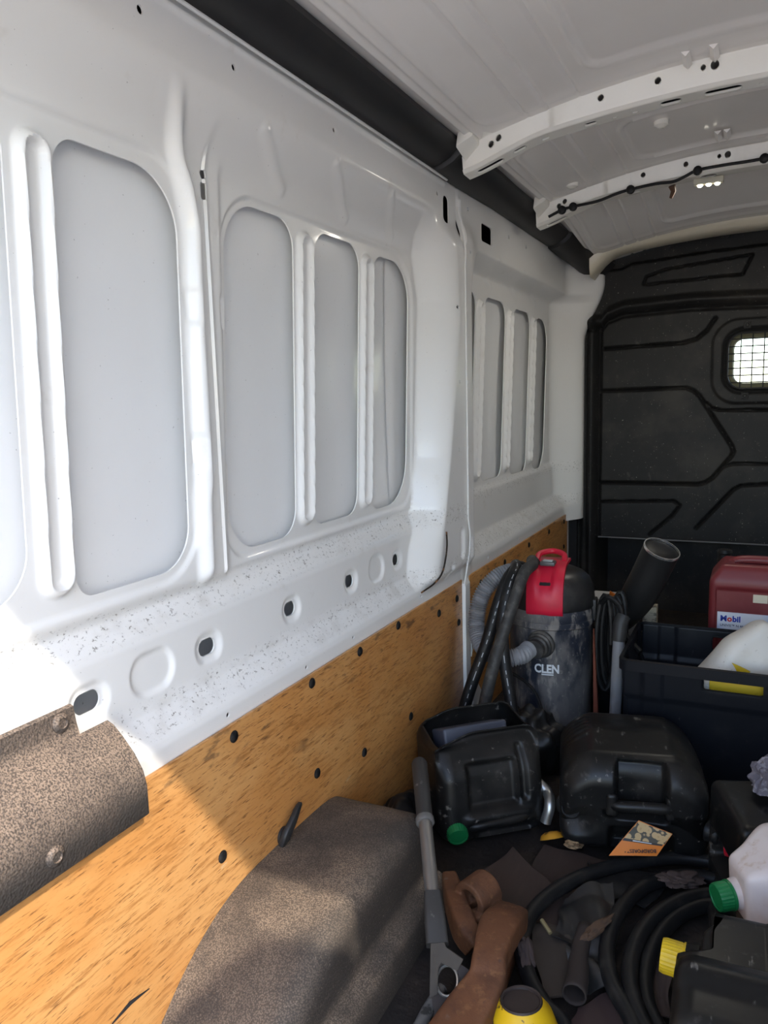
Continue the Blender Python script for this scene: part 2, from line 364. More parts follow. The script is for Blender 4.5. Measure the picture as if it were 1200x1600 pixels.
def front_p(Y, Z):
    low = np.interp(Z, [.5, .655, .67, .735, .75, .885, .90, .925, .94, 1.2], [-.006, -.006, -.010, -.066, -.068, -.072, -.074, -.088, -.090, -.090])
    d = opening(Y, Z, 2.80, 4.9, .3, 1.865, .10, tlr=.20)
    m = sm(0, .055, -d); p = low*m+.022*(1-m)*sm(2.95, 2.80, Y)*sm(.655, .70, Z)*sm(1.96, 1.86, Z)
    y8 = tl(Y, Z, .12)
    for a, b in ((3.165, 3.215), (3.597, 3.645), (4.018, 4.064)): p = p+.016*bead(rr(y8, Z, a-.004, b+.004, .965, 1.70, .028), .0165)
    for a, b in (((3.20, 1.86), (3.36, 1.785)), ((3.58, 1.85), (3.76, 1.775)), ((3.95, 1.84), (4.1, 1.78))): p = p+.006*bead(seg(Y, Z, [a, b]), .03)
    E = sm(4.42, 4.60, Y); p = p*(1-E)+(.07+.11*sm(1.60, 1.93, Z))*E
    p = p-.009*sm(.008, -.008, rr(Y, Z, 2.745, 2.785, .67, .78, .02))+.012*bead(rr(Y, Z, 2.725, 2.732, 1.85, 2.0, .003), .014)
    p = p-.005*sm(0, .03, 2.73-Y)
    return p
def front_cut(Y, Z):
    D = np.full(Y.shape, 9.)
    for d in front_opens(Y, Z): D = np.minimum(D, d)
    D = np.minimum(D, rr(Y, Z, 2.985, 3.115, 1.905, 1.972, .012))
    for y, z, r in ((3.351, 1.981, .009), (3.625, 1.983, .009), (3.954, 1.986, .009), (2.83, 1.99, .008), (2.745, 1.62, .008), (2.74, 1.36, .008), (2.74, 1.12, .008), (2.73, .90, .008),
                    (2.79, 1.83, .007), (3.05, .64, .008), (3.5, .64, .008), (3.95, .64, .008)):
        D = np.minimum(D, circ(Y, Z, y, z, r))
    return D
ysf = grow(2.70, 4.62, .0060, .0085); zsf = np.linspace(.58, 2.14, 250)
o = sheet('inner_panel', ysf, zsf, front_p, front_cut, px_, .005, M['paint'], wall); tag(o, 'white inner side panel with four openings beside the bulkhead')
# seam strip between the two pressings
b = MB(); pts = [(-.966, 2.70, z) for z in np.linspace(.74, 1.9, 20)]
pts = [(-.985, 2.70, .60), (-.972, 2.70, .68), (-.968, 2.715, .74), (-.966, 2.715, .80), (-.966, 2.70, .86)]+[(-.966, 2.70, z) for z in np.linspace(.95, 1.85, 8)]+[(-.99, 2.70, 1.97)]
b.tube(spline(pts, 4), .0035, 6); b.build('seam_edge', M['paint'], wall)
# outer skin seen through the openings
for a, bb, k in ((.14, 1.375, 0), (1.395, 2.62, 1), (2.78, 4.60, 2)):
    U = np.linspace(a, bb, 30); V = np.linspace(.88, 1.83, 30)
    o = sheet('outer_skin', U, V, lambda Y, Z: -.112-.012*(1-((Z-1.3)/.5)**2), None, px_, 0, M['skin'], wall)
# overlap band on the middle skin
sheet('skin_overlap', np.linspace(2.335, 2.60, 12), np.linspace(.89, 1.82, 30), lambda Y, Z: -.108-.012*(1-((Z-1.3)/.5)**2), None, px_, 0, M['skin'], wall)
b = MB(); b.box((-1.20, .10, -.1), (-1.165, 4.7, 2.30)); b.box((-1.165, 4.605, -.1), (-.965, 4.7, 2.3)); b.build('cavity_back', M['dark'], wall)  # black liner makes holes look shaded inside; end block added against stray light
# cavity floor and inner post behind the sill holes
b = MB(); b.box((-1.15, .14, .60), (-1.135, 2.62, .875)); b.build('sill_skin', M['skin'], wall)
# torn rust crack along the pillar foot
b = MB(); b.tube(spline([(-.966, 2.475, .845), (-.963, 2.47, .80), (-.962, 2.452, .755), (-.965, 2.425, .71), (-.975, 2.38, .683), (-.99, 2.30, .668)], 6), .0030, 5); b.build('sealant_crack', pm('rust_crack', (.025, .018, .014), .9, layers=[dict(s=40, lo=.55, hi=.62, c=(.22, .10, .04))]), wall)
# white post between the two plywood linings, lower wall behind the plywood
b = MB(); b.box((-1.03, .12, 0), (-1.013, 4.62, .60)); b.build('lower_panel', M['paint'], wall)
b = MB(); b.add([(-1.012, 2.70, 0), (-.985, 2.712, 0), (-.985, 2.762, 0), (-1.012, 2.80, 0), (-1.012, 2.70, .62), (-.985, 2.712, .60), (-.985, 2.762, .60), (-1.012, 2.80, .62)], [(0, 1, 5, 4), (1, 2, 6, 5), (2, 3, 7, 6), (4, 5, 6, 7)])
b.build('lower_post', M['paint'], wall, smooth=False)
b = MB(); b.prism([(-.984, 2.775, .46), (-.984, 2.80, .40), (-.984, 2.80, .34), (-.984, 2.77, .30)], (-.02, 0, 0)); b.prism([(-.984, 2.78, 0), (-.984, 2.95, 0), (-.984, 2.90, .10), (-.984, 2.80, .22), (-.984, 2.78, .22)], (-.02, 0, 0)); b.build('post_bracket', M['paint'], wall)

# ---------------- plywood linings with plastic rivets
def lining(name, y0, y1, z1, riv, lab):
    root = empty(name, (-1, (y0+y1)/2, 0)); tag(root, lab, 'wall lining', 'plywood wall linings')
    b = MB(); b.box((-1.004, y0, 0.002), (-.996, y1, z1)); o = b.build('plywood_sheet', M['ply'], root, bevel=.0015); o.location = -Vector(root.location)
    first = None
    for y, z in riv:
        if first is None:
            r = MB(); r.lathe([(.0135, 0), (.0135, .002), (.010, .005), (.004, .0065), (.0, .0066)], 14, (0, 0, 0), (1, 0, 0)); first = r.build('rivet', M['rubber'], root); q = first
        else: q = first.copy(); col.objects.link(q); q.parent = root
        q.location = Vector((-.996, y, z))-Vector(root.location)
    return root
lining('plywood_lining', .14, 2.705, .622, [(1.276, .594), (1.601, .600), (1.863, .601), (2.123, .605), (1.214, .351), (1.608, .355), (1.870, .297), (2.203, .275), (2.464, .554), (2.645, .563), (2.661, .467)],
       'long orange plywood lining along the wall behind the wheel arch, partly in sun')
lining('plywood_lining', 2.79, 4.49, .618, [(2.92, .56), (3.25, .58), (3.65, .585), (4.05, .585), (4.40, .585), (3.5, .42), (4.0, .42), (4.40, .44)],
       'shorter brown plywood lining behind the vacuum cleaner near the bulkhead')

# ---------------- ceiling
ceil = empty('ceiling'); tag(ceil, 'white pressed steel van roof seen from inside', kind='structure')
def zr(X): X = np.abs(X); return 2.225-.10*(X/.8)**2
def roof_z(X, Y):
    z = zr(X); A = np.abs(X)
    z = np.where(A > .79, np.maximum(z, 2.1275), z); z = z-.012*sm(.815, .835, A)+.012*sm(.865, .88, A)+.008*sm(.905, .95, A)+.006*bead(A-.85, .016)
    for x in (.68, .615, .522): z = z+.006*bead(A-x, .010)*np.where((np.abs(Y-2.6) < .12) | (np.abs(Y-3.5) < .12) | (np.abs(Y-.9) < .12), .3, 1)
    z = z-.078*sm(3.70, 4.38, Y)*sm(.97, .80, A)
    for y0, y1 in ((.45, 2.33), (2.82, 3.28), (3.70, 4.2)):
        d = rr(A, Y, -1, .465, y0, y1, .07); z = z-.008*bead(d, .016)+.006*sm(.01, -.01, d)
        d = rr(A, Y, -1, .80, y0-.10, y1+.10, .08); z = z-.007*bead(d, .018)
    return z
def roof_cut(X, Y):
    D = np.full(X.shape, 9.)
    for y in (3.03, 3.24, 3.44): D = np.minimum(D, rr(X, Y, -.945, -.915, y-.045, y+.045, .004))
    return D
xs = np.concatenate([np.linspace(-.99, -.80, 60), np.linspace(-.80, -.40, 90)[1:], np.linspace(-.40, .40, 40)[1:], np.linspace(.40, .99, 60)[1:]])
yr = grow(.10, 4.66, .016, .016)
o = sheet('roof_panel', xs, yr, roof_z, roof_cut, lambda u, v, h: (u, v, h), -.004, M['paint_roof'], ceil)
b = MB(); b.box((-1.2, .06, 2.30), (1.2, 4.75, 2.34)); b.build('roof_skin', M['dark'], ceil)
b = MB(); b.box((-1.2, .06, 2.14), (-.99, 4.75, 2.32)); b.box((.99, .06, 2.14), (1.2, 4.75, 2.32)); b.build('roof_edge', M['dark'], ceil)
b = MB(); b.box((-1.2, .133, 2.0), (1.2, .25, 2.32)); b.build('rear_header', M['paint'], ceil, bevel=.015)
# press marks on the roof
for x0, y0 in ((-.175, 3.19), (-.145, 3.19), (-.22, 2.43), (-.15, 2.43)):
    b = MB(); z = zr(x0); b.add([(x0-.012, y0-.03, z-.001), (x0+.012, y0-.03, z-.001), (x0+.012, y0+.05, z-.008), (x0-.012, y0+.05, z-.008), (x0, y0-.03, z-.014), (x0, y0+.05, z-.02)], [(0, 1, 4), (0, 4, 5, 3), (1, 2, 5, 4), (2, 3, 5)]); b.build('press_mark', M['paint_roof'], ceil)
for x0, y0 in ((-.34, 2.93), (-.72, 3.30)):
    b = MB(); b.lathe([(.026, .012), (.024, -.008), (.016, -.012), (.010, -.016), (0, -.016)], 16, (x0, y0, zr(x0))); b.build('roof_plug', M['paint_beam'], ceil)

def beam(name, yb, lab, holes, cab=False):
    root = empty(name, (0, yb, 2.15)); tag(root, lab, kind='structure')
    X = np.concatenate([np.linspace(-.90, .90, 121)])
    def prof(x):
        a = abs(x); zt = float(zr(x))+.004; zb = 2.150-.085*(a/.86)**2-.034*float(sm(.62, .90, a)); st = .016*float(sm(.60, .63, a))
        zt2 = zt+.010
        return [(x, yb-.045, zt2+.01), (x, yb-.040, zt2), (x, yb-.002, zt-.012-st*.4), (x, yb+.002+st*.3, zb+.008), (x, yb+.010, zb), (x, yb+.085, zb-.004), (x, yb+.092, zb+.006), (x, yb+.094, zt-.01), (x, yb+.13, zt+.006), (x, yb+.135, zt2+.01)]
    # underside with openings is a sheet, so the holes are real
    def uh(U, V):
        A = np.abs(U); zb = 2.150-.085*(A/.86)**2-.034*sm(.62, .90, A)
        prof_z = np.interp(V, [0, .012, .075, .088, .094], [.010, .0, -.002, .006, .016]); return zb+prof_z
    def uc(U, V):
        D = np.full(U.shape, 9.)
        for x, v, rx, ry in holes: D = np.minimum(D, rr(U, V, x-rx, x+rx, v-ry, v+ry, min(rx, ry)))
        return D
    U = np.linspace(-.90, .90, 560); V = np.linspace(0, .094, 34)
    sheet('beam_underside', U, V, uh, uc, lambda u, v, h: (u, yb+v, h), -.006, M['paint_beam'], root).location = -Vector(root.location)
    def fh(U, V):   # rear face: V 0 bottom .. 1 top
        A = np.abs(U); step = .012*sm(.60, .63, A)+.006*bead(A-.615, .02)
        return -(.0+.016*V)+step*.5-.030*sm(.86, 1.0, V)
    def fc(U, V):
        D = np.full(U.shape, 9.)
        for x, v, r in ((-.80, .45, .009), (-.775, .55, .009), (-.46, .5, .009), (-.30, .5, .009), (-.18, .55, .007), (-.15, .55, .011), (.02, .5, .01)): D = np.minimum(D, np.hypot(U-x, (V-v)*.07)-r)
        return D
    def fp(u, v, h):
        A = np.abs(u); zb = 2.150-.085*(A/.86)**2-.034*sm(.62, .90, A)+.010; zt = zr(u)+.010-.010*sm(.62, .60, A)*0
        wav = .008*bead(A-.60, .05)
        return (u, yb+h, zb+(zt-zb)*v+wav*v)
    sheet('beam_face', U, np.linspace(0, 1, 26), fh, fc, fp, .008, M['paint_beam'], root).location = -Vector(root.location)
    zc = lambda x: 2.150-.085*(abs(x)/.86)**2-.034*float(sm(.62, .90, abs(x)))+.014
    b = MB(); b.rings([[(x, yb+.012, zc(x)), (x, yb+.086, zc(x)), (x, yb+.086, zc(x)+.03), (x, yb+.012, zc(x)+.03)] for x in np.linspace(-.9, .9, 60)]); b.build('beam_hole_shade', M['dark'], root).location = -Vector(root.location)  # solid black block added so the beam's holes look deep in shade
    def ff(u, v, h):
        A = np.abs(u); zb = 2.150-.085*(A/.86)**2-.034*sm(.62, .90, A)+.014; zt = zr(u)+.008
        return (u, yb+.094+h, zb+(zt-zb)*v)
    sheet('beam_front', np.linspace(-.9, .9, 60), np.linspace(0, 1, 6), lambda U, V: .02*sm(.6, 1, V), None, ff, 0, M['paint_beam'], root).location = -Vector(root.location)
    # end bracket over the roof flange
    for s in (-1, 1):
        b = MB(); b.rings([[(s*(.84+.05*t), yb-.07-.02*t, 2.11-.03*t), (s*(.84+.05*t), yb-.01, 2.10-.04*t), (s*(.84+.05*t), yb+.05, 2.10-.05*t), (s*(.84+.05*t), yb+.05, 2.13), (s*(.84+.05*t), yb-.07, 2.13)] for t in np.linspace(0, 1, 6)]); o = b.build('beam_end', M['paint_beam'], root, bevel=.006); o.location = -Vector(root.location)
    return root
beam('roof_beam', 2.50, 'white steel roof beam nearer the rear doors, without a cable', [(-.82, .045, .045, .014), (-.72, .04, .022, .010), (-.64, .05, .012, .006), (-.50, .045, .020, .012), (-.43, .05, .008, .005), (-.37, .05, .009, .006), (-.27, .045, .030, .017), (-.13, .045, .05, .017), (-.03, .05, .008, .005), (.0, .05, .009, .006), (.10, .045, .06, .017)])
bm2 = beam('roof_beam', 3.42, 'white steel roof beam carrying a black cable and a small lamp', [(-.82, .045, .045, .014), (-.66, .05, .012, .006), (-.50, .045, .022, .012), (-.22, .045, .030, .02), (.06, .045, .06, .017)])
# header over the bulkhead
hd = MB(); secs = []
for x in np.linspace(-.86, .86, 60):
    a = abs(x); zt = 2.235-.1*(a/.8)**2; zb = 2.105-.055*(a/.75)**2-.10*max(0, (a-.70)/.16)**2
    secs.append([(x, 4.37, zt), (x, 4.375, zb+.045), (x, 4.39, zb+.012), (x, 4.41, zb), (x, 4.54, zb), (x, 4.6, zb+.02), (x, 4.6, zt)])
hd.rings(secs); o = hd.build('trim_3', pm('cream_header_paint', (.72, .66, .52), .35, coat=.3)); tag(o, 'cream roof header above the black bulkhead', kind='structure')

# ---------------- black duct along the roof edge
def duct(name, sections, mat, parent=None):
    b = MB(); R_ = []
    base = [(-1.01, 2.052), (-.995, 2.046), (-.965, 2.050), (-.930, 2.066), (-.905, 2.086), (-.893, 2.104), (-.897, 2.122), (-.915, 2.132), (-1.012, 2.132)]
    for y, s, dx, dz in sections: R_.append([(-1.0+dx+(x+1.0)*s, y, 2.09+dz+(z-2.09)*s) for x, z in base])
    b.rings(R_); return b.build(name, mat, parent, ang=35)
tr = empty('trim_1', (-.95, 2.4, 2.09)); tag(tr, 'black plastic duct along the top of the left wall', kind='structure')
for nm, ss in (('duct', [(.12, 1, 0, 0), (2.46, 1, 0, 0)]), ('duct', [(2.468, 1.0, .0, -.0), (2.474, 1.08, .004, -.006), (2.60, 1.10, .004, -.008), (2.9, 1.06, .002, -.004), (3.1, 1, 0, 0), (4.02, 1.0, 0, 0)]),
               ('duct', [(4.03, .98, 0, 0), (4.04, 1.08, .006, -.006), (4.25, 1.12, .02, -.02), (4.42, 1.2, .06, -.05), (4.60, 1.3, .10, -.09)])):
    duct(nm, ss, M['railblk'], tr).location = -Vector(tr.location)
b = MB(); b.tube(spline([(-.985, .15, 2.036), (-.985, 1.2, 2.036), (-.985, 2.58, 2.034)], 3), .004, 6); b.build('sealing_bead', M['paint'], tr).location = -Vector(tr.location)

# ---------------- right wall, plain (behind the camera's view)
wr = empty('wall_right'); tag(wr, 'white right side wall of the van', kind='structure')
o = sheet('inner_panel', np.linspace(.12, 4.62, 120), np.linspace(0, 2.14, 60), lambda Y, Z: -.09*sm(0, .05, -rr(Y, Z, .4, 1.3, .9, 1.85, .1))-.09*sm(0, .05, -rr(Y, Z, 1.42, 2.55, .9, 1.85, .1))-.09*sm(0, .05, -rr(Y, Z, 2.75, 4.5, .3, 1.85, .1)), None, lambda u, v, h: (1-h, u, v), 0, M['paint'], wr)
b = MB(); b.box((1.165, .10, -.1), (1.2, 4.7, 2.3)); b.build('cavity_back', M['dark'], wr)

# ---------------- unseen rear doors, swung open outside, added to block part of the sun
for nm, s_ in (('door_1', 1), ('door_2', -1)):
    dr = empty(nm, (s_*1.08, .08, 0)); tag(dr, 'unseen white rear door swung open on the %s, top edge shaped for its shadow' % ('right' if s_ > 0 else 'left'), kind='structure')
    top = spline([(.08, 1.94), (.02, 1.985), (-.03, 2.01), (-.06, 2.08), (-.12, 2.14), (-.25, 2.16), (-.50, 2.13), (-.80, 2.09), (-.92, 2.04), (-.97, 1.95)], 6)  # hump in the outline shaped to throw a rounded shadow on the arch
    b = MB(); b.prism([(s_*1.0, y, z) for y, z in top]+[(s_*1.0, -.97, -.05), (s_*1.0, .08, -.05)], (s_*.07, 0, 0)); o = b.build('door_shell', M['paint'], dr, smooth=False); o.location = -Vector(dr.location)
    for z in (.25, 1.0, 1.75):
        b = MB(); b.tube([(s_*1.06, .10, z-.05), (s_*1.06, .10, z+.05)], .018, 10); b.build('hinge', M['steel'], dr).location = -Vector(dr.location)
# ---------------- bulkhead
bulk = empty('wall_front'); tag(bulk, 'black moulded plastic bulkhead at the front of the load space', kind='structure')
BY = 4.62
def pxz(*ps): return [(p[0], p[2]) for p in ps]
G1 = pxz((-0.820, 4.620, 1.560), (-0.402, 4.620, 1.569), (-0.330, 4.620, 1.586), (-0.277, 4.620, 1.630), (-0.237, 4.620, 1.691))
G2 = pxz((-0.835, 4.620, 1.322), (-0.382, 4.620, 1.326), (-0.339, 4.620, 1.310), (-0.305, 4.620, 1.278), (-0.136, 4.620, 1.005), (-0.126, 4.620, 0.974), (-0.137, 4.620, 0.946), (-0.227, 4.620, 0.828), (-0.262, 4.620, 0.803), (-0.302, 4.620, 0.791), (-0.840, 4.620, 0.791))
G3 = pxz((-0.269, 4.620, 1.239), (-0.242, 4.620, 1.211), (-0.203, 4.620, 1.200), (0.034, 4.620, 1.195), (0.608, 4.620, 1.183))
G4 = pxz((-0.168, 4.620, 0.893), (-0.130, 4.620, 0.907), (0.045, 4.620, 0.909), (0.623, 4.620, 0.912))
G5 = pxz((-0.305, 4.620, 0.542), (-0.119, 4.620, 0.767), (-0.081, 4.620, 0.789), (0.050, 4.620, 0.799), (0.629, 4.620, 0.802))
G6 = pxz((-0.835, 4.620, 0.677), (-0.427, 4.620, 0.694), (-0.392, 4.620, 0.669), (-0.432, 4.620, 0.609), (-0.554, 4.620, 0.493))
G7 = pxz((-0.832, 4.620, 1.679), (-0.801, 4.620, 1.720), (-0.713, 4.620, 1.749), (-0.361, 4.620, 1.761), (0.013, 4.620, 1.749), (0.578, 4.620, 1.717))
G8 = pxz((-0.613, 4.620, 1.904), (-0.597, 4.620, 1.941), (-0.490, 4.620, 1.971), (-0.068, 4.620, 2.005), (-0.111, 4.620, 1.909), (-0.589, 4.620, 1.899), (-0.613, 4.620, 1.904))
G9 = pxz((-0.734, 4.620, 1.995), (-0.683, 4.620, 2.017), (-0.336, 4.620, 2.040), (0.002, 4.620, 2.052), (0.561, 4.620, 2.015))
WX0, WX1, WZ0, WZ1 = -.182, .36, 1.300, 1.618
def bulk_h(X, Z):
    h = np.zeros(X.shape)
    for g_, w_, dp in ((G1, .014, .022), (G2, .014, .022), (G3, .012, .020), (G4, .012, .018), (G5, .013, .018), (G6, .012, .018), (G8, .010, .014)): h = h-dp*bead(seg(X, Z, g_), w_)
    h = h-.05*sm(.012, -.012, np.interp(X, [p[0] for p in G9], [p[1] for p in G9])*0+np.interp(X, [p[0] for p in G9], [p[1] for p in G9])-Z)*1.0   # the rim over the top groove lies back
    z7 = np.interp(X, [p[0] for p in G7], [p[1] for p in G7])
    h = h+.035*bead(Z-z7-.035, .045)-.015*bead(Z-z7+.01, .02)
    h = h+.035*bead(X+.885-.0*Z, .035)*sm(1.80, 1.70, Z)-.03*sm(-.93, -.96, X)-.02*bead(X+.845, .02)*sm(1.72, 1.66, Z)
    for z in (1.30, 1.09, .93, .77, .62): h = h+.012*bead(np.hypot(X+.955, Z-z), .03)
    d = rr(X, Z, WX0-.065, WX1+.065, WZ0-.065, WZ1+.06, .13); h = h+.010*sm(.008, -.008, d)
    d = rr(X, Z, WX0, WX1, WZ0, WZ1, .085); h = h-.02*sm(.022, 0, d)
    h = h-.22*sm(.474, .462, Z)*sm(-.86, -.82, X)
    return h
def bulk_cut(X, Z):
    D = rr(X, Z, WX0, WX1, WZ0, WZ1, .085)
    return D
o = sheet('bulkhead_panel', np.linspace(-1.02, 1.02, 400), np.concatenate([np.linspace(0, .44, 20), np.linspace(.44, 2.14, 330)[1:]]), bulk_h, bulk_cut, lambda u, v, h: (u, BY-h, v), .05, M['bulk'], bulk)
b = MB(); b.tube([(-.84, 4.612, .470), (1.0, 4.612, .470)], .0045, 6); b.build('sill_edge', pm('worn_edge', (.16, .16, .17), .4), bulk)
def bolt(x, z, par, y=BY, r=.017):
    b = MB(); b.lathe([(r, 0), (r, .006), (r*.75, .009), (r*.72, .006), (r*.4, .006), (r*.35, .014), (0, .014)], 14, (x, y, z), (0, -1, 0)); return b.build('bolt', M['railblk'], par)
for x, z in ((-.955, 1.30), (-.955, 1.09), (-.955, .93), (-.955, .77), (-.955, .62)): bolt(x, z, bulk, BY-.002)
for p in ((-0.829, 4.620, 1.722), (-0.773, 4.620, 1.775), (-0.739, 4.620, 1.828), (-0.480, 4.620, 2.095), (-0.201, 4.620, 2.123)): bolt(p[0], p[2], bulk, BY+.03, .018)
# bulkhead window with its wire grille
win = empty('window_1', (.09, BY, 1.46)); tag(win, 'small rounded bulkhead window behind a wire grille', kind='structure')
def ring(x0, x1, z0, z1, r, n=10):
    out = []
    for cx, cz, a0 in ((x1-r, z1-r, 0), (x0+r, z1-r, PI/2), (x0+r, z0+r, PI), (x1-r, z0+r, 1.5*PI)):
        for k in range(n): a = a0+PI/2*k/(n-1); out.append((cx+r*math.cos(a), cz+r*math.sin(a)))
    return out
def loop_tube(name, pts, r, mat, par, n=8):
    b = MB(); P = [Vector(p) for p in pts]; N = len(P); R_ = []
    c = sum(P, Vector())/N
    for i in range(N):
        t = (P[(i+1) % N]-P[i-1]).normalized(); s = t.cross(Vector((0, 1, 0))).normalized(); u = s.cross(t)
        R_.append([P[i]+(s*math.cos(2*PI*k/n)+u*math.sin(2*PI*k/n))*r for k in range(n)])
    R_.append(R_[0]); b.rings(R_, True, (False, False)); o = b.build(name, mat, par); return o
wl_ = -Vector(win.location)
loop_tube('rubber_seal', [(x, BY+.02, z) for x, z in ring(WX0-.004, WX1+.004, WZ0-.004, WZ1+.004, .085)], .018, M['rubber'], win).location = wl_
loop_tube('grille_frame', [(x, BY-.008, z) for x, z in ring(WX0+.012, WX1-.012, WZ0+.012, WZ1-.012, .075)], .005, M['railblk'], win).location = wl_
loop_tube('window_frame', [(x, BY+.075, z) for x, z in ring(WX0+.02, WX1-.02, WZ0+.02, WZ1-.02, .07)], .022, pm('cream_frame', (.30, .26, .16), .5), win).location = wl_
for k in range(9):
    x = WX0+.075+k*.056; dz = .0
    b = MB(); b.tube([(x, BY-.006, WZ0+.012), (x, BY-.006, WZ1-.012)], .0032, 6); b.build('wire', M['railblk'], win).location = wl_
for k in range(7):
    z = WZ0+.045+k*.038; ins = .012 if .06 < z-WZ0 < .25 else .03
    b = MB(); b.tube([(WX0+ins, BY-.010, z), (WX1-ins, BY-.010, z)], .0032, 6); b.build('wire', M['railblk'], win).location = wl_
for z in (WZ0-.026, WZ1+.026):
    b = MB(); b.box((-.098, BY-.016, z-.018), (-.062, BY-.006, z+.018)); b.build('clip', M['bulk'], win, bevel=.003).location = wl_
    o = bolt(-.08, z, win, BY-.014, .009); o.location = wl_
b = MB(); b.box((WX0+.005, BY+.05, WZ0+.005), (WX1-.005, BY+.054, WZ1-.005)); b.build('pane', pm('clear_glass', (.92, .97, .97), .0, trans=1.0, ior=1.02), win).location = wl_
# the cab beyond: dashboard and windscreen pillar, wiper
cabm = pm('cab_grey', (.10, .10, .11), .6)
cb = empty('wall_cab'); tag(cb, 'cab interior beyond the bulkhead window', kind='structure')
b = MB(); b.box((-1.1, 5.9, .2), (1.1, 6.3, .95)); b.build('dashboard', cabm, cb, bevel=.03)
b = MB(); b.box((-1.15, 4.75, 1.95), (1.15, 5.9, 2.0)); b.build('cab_roof', cabm, cb)
b = MB(); b.box((-1.18, 4.75, -.1), (-1.1, 5.2, 1.95)); b.box((1.1, 4.75, -.1), (1.18, 5.2, 1.95)); b.build('cab_side', cabm, cb)
b = MB(); b.tube([(-.9, 6.45, 1.20), (.9, 6.60, 1.02)], .012, 6); b.build('wiper_arm', M['railblk'], cb)

# ---------------- grained plastic cover over the rear corner
cov = empty('corner_cover', (-1.0, .7, .70)); tag(cov, 'dusty grained black plastic cover at the sunlit rear corner', 'cover'); cl = -Vector(cov.location)
prof = [(-1.052, .800), (-1.044, .797), (-1.040, .770), (-1.034, .748), (-1.020, .742), (-1.000, .724), (-.975, .696), (-.958, .668), (-.951, .640), (-.951, .588)]
b = MB(); th = .004
R_ = []
for y, k in ((.16, 0), (.4, 0), (.905, 0)):
    R_.append([(x, y, z) for x, z in prof]+[(x-th, y, z-th) for x, z in prof[::-1]])
b.rings(R_)
p2 = prof[3:]; b.rings([[(x, y, z) for x, z in p2]+[(x-th, y, z-th) for x, z in p2[::-1]] for y in (.905, .94, .968)])
b.build('cover_shell', M['grain'], cov, ang=60).location = cl
for (x, y, z), ax in (((-1.041, .873, .779), (1, 0, .15)), ((-.951, .765, .622), (1, 0, 0))):
    b = MB(); b.lathe([(.017, -.003), (.017, .002), (.013, .006), (.009, .007), (.008, .004), (0, .004)], 16, (x, y, z), ax); b.build('screw_cap', M['grain'], cov).location = cl

# ---------------- wheel arch cover
wa = empty('wheel_arch_cover', (-.86, 1.4, 0)); tag(wa, 'dusty dark moulded wheel arch cover against the plywood', 'wheel arch'); wl2 = -Vector(wa.location)
arc = spline([(.84, 0), (.90, .03), (.96, .085), (1.02, .14), (1.08, .185), (1.15, .223), (1.23, .250), (1.33, .262), (1.55, .262), (1.66, .256), (1.715, .238), (1.745, .205), (1.775, .13), (1.80, .05), (1.81, 0)], 5)
arc = np.array(arc); nA = len(arc)
tg = np.gradient(arc, axis=0); tg /= np.linalg.norm(tg, axis=1)[:, None]; nrm = np.stack([-tg[:, 1], tg[:, 0]], 1); nrm = np.where(nrm[:, 1:2] < 0, -nrm, nrm); nrm[nA-6:, 0] = np.abs(nrm[nA-6:, 0]); nrm[:5, 0] = -np.abs(nrm[:5, 0])
R_ = []; rf = .055
for i in range(nA):
    y, z = arc[i]; sec = [(-.9955, y, z), (-.95, y, z+.0), (-.85, y, z+.001), (-.725-rf, y, z)]
    for a in np.linspace(15, 90, 6):
        a = math.radians(a); ins = rf*(1-math.cos(a)); sec.append((-.725-rf+rf*math.sin(a), y-nrm[i, 0]*ins, max(z-nrm[i, 1]*ins, 0)))
    yb, zb = sec[-1][1], sec[-1][2]; yc = 1.33+(yb-1.33)*.97
    zt = min(zb, .10)
    for t in (.33, .66, 1): sec.append((-.725+.006*t, yb+(yc-yb)*t, zb+(zt-zb)*t))
    sec += [(-.705, yc, zt-.004), (-.690, yc, zt-.014), (-.682, yc, max(zt-.03, 0)), (-.680, yc, 0)]
    R_.append([(x, y_, max(z_, 0)) for x, y_, z_ in sec])
b = MB(); b.rings(R_, closed=False); b.build('arch_shell', M['arch'], wa, ang=80).location = wl2

# ---------------- lamp and cable on the second beam
lamp = empty('roof_lamp', (-.215, 3.50, 2.115)); tag(lamp, 'small lit LED roof lamp under the beam with the black cable', 'lamp'); ll = -Vector(lamp.location)
b = MB(); b.box((-.275, 3.465, 2.118), (-.165, 3.505, 2.140)); b.build('lamp_body', pm('lamp_plastic', (.55, .52, .42), .4), lamp, bevel=.004).location = ll
for k in range(3):
    b = MB(); b.lathe([(.011, 0), (.010, -.004), (.005, -.008), (0, -.009)], 12, (-.252+k*.032, 3.485, 2.118)); b.build('led', pm('led_glow', (1, .95, .8), .4, emit=(1, .93, .74, 12)), lamp).location = ll
ld = bpy.data.lights.new('roof_lamp_light', 'AREA'); ld.shape = 'RECTANGLE'; ld.size = .10; ld.size_y = .035; ld.energy = 4.2; ld.color = (1, .94, .82)
lo = bpy.data.objects.new('lamp_light', ld); col.objects.link(lo); lo.parent = lamp; lo.location = (0.0, -.015, -.008)
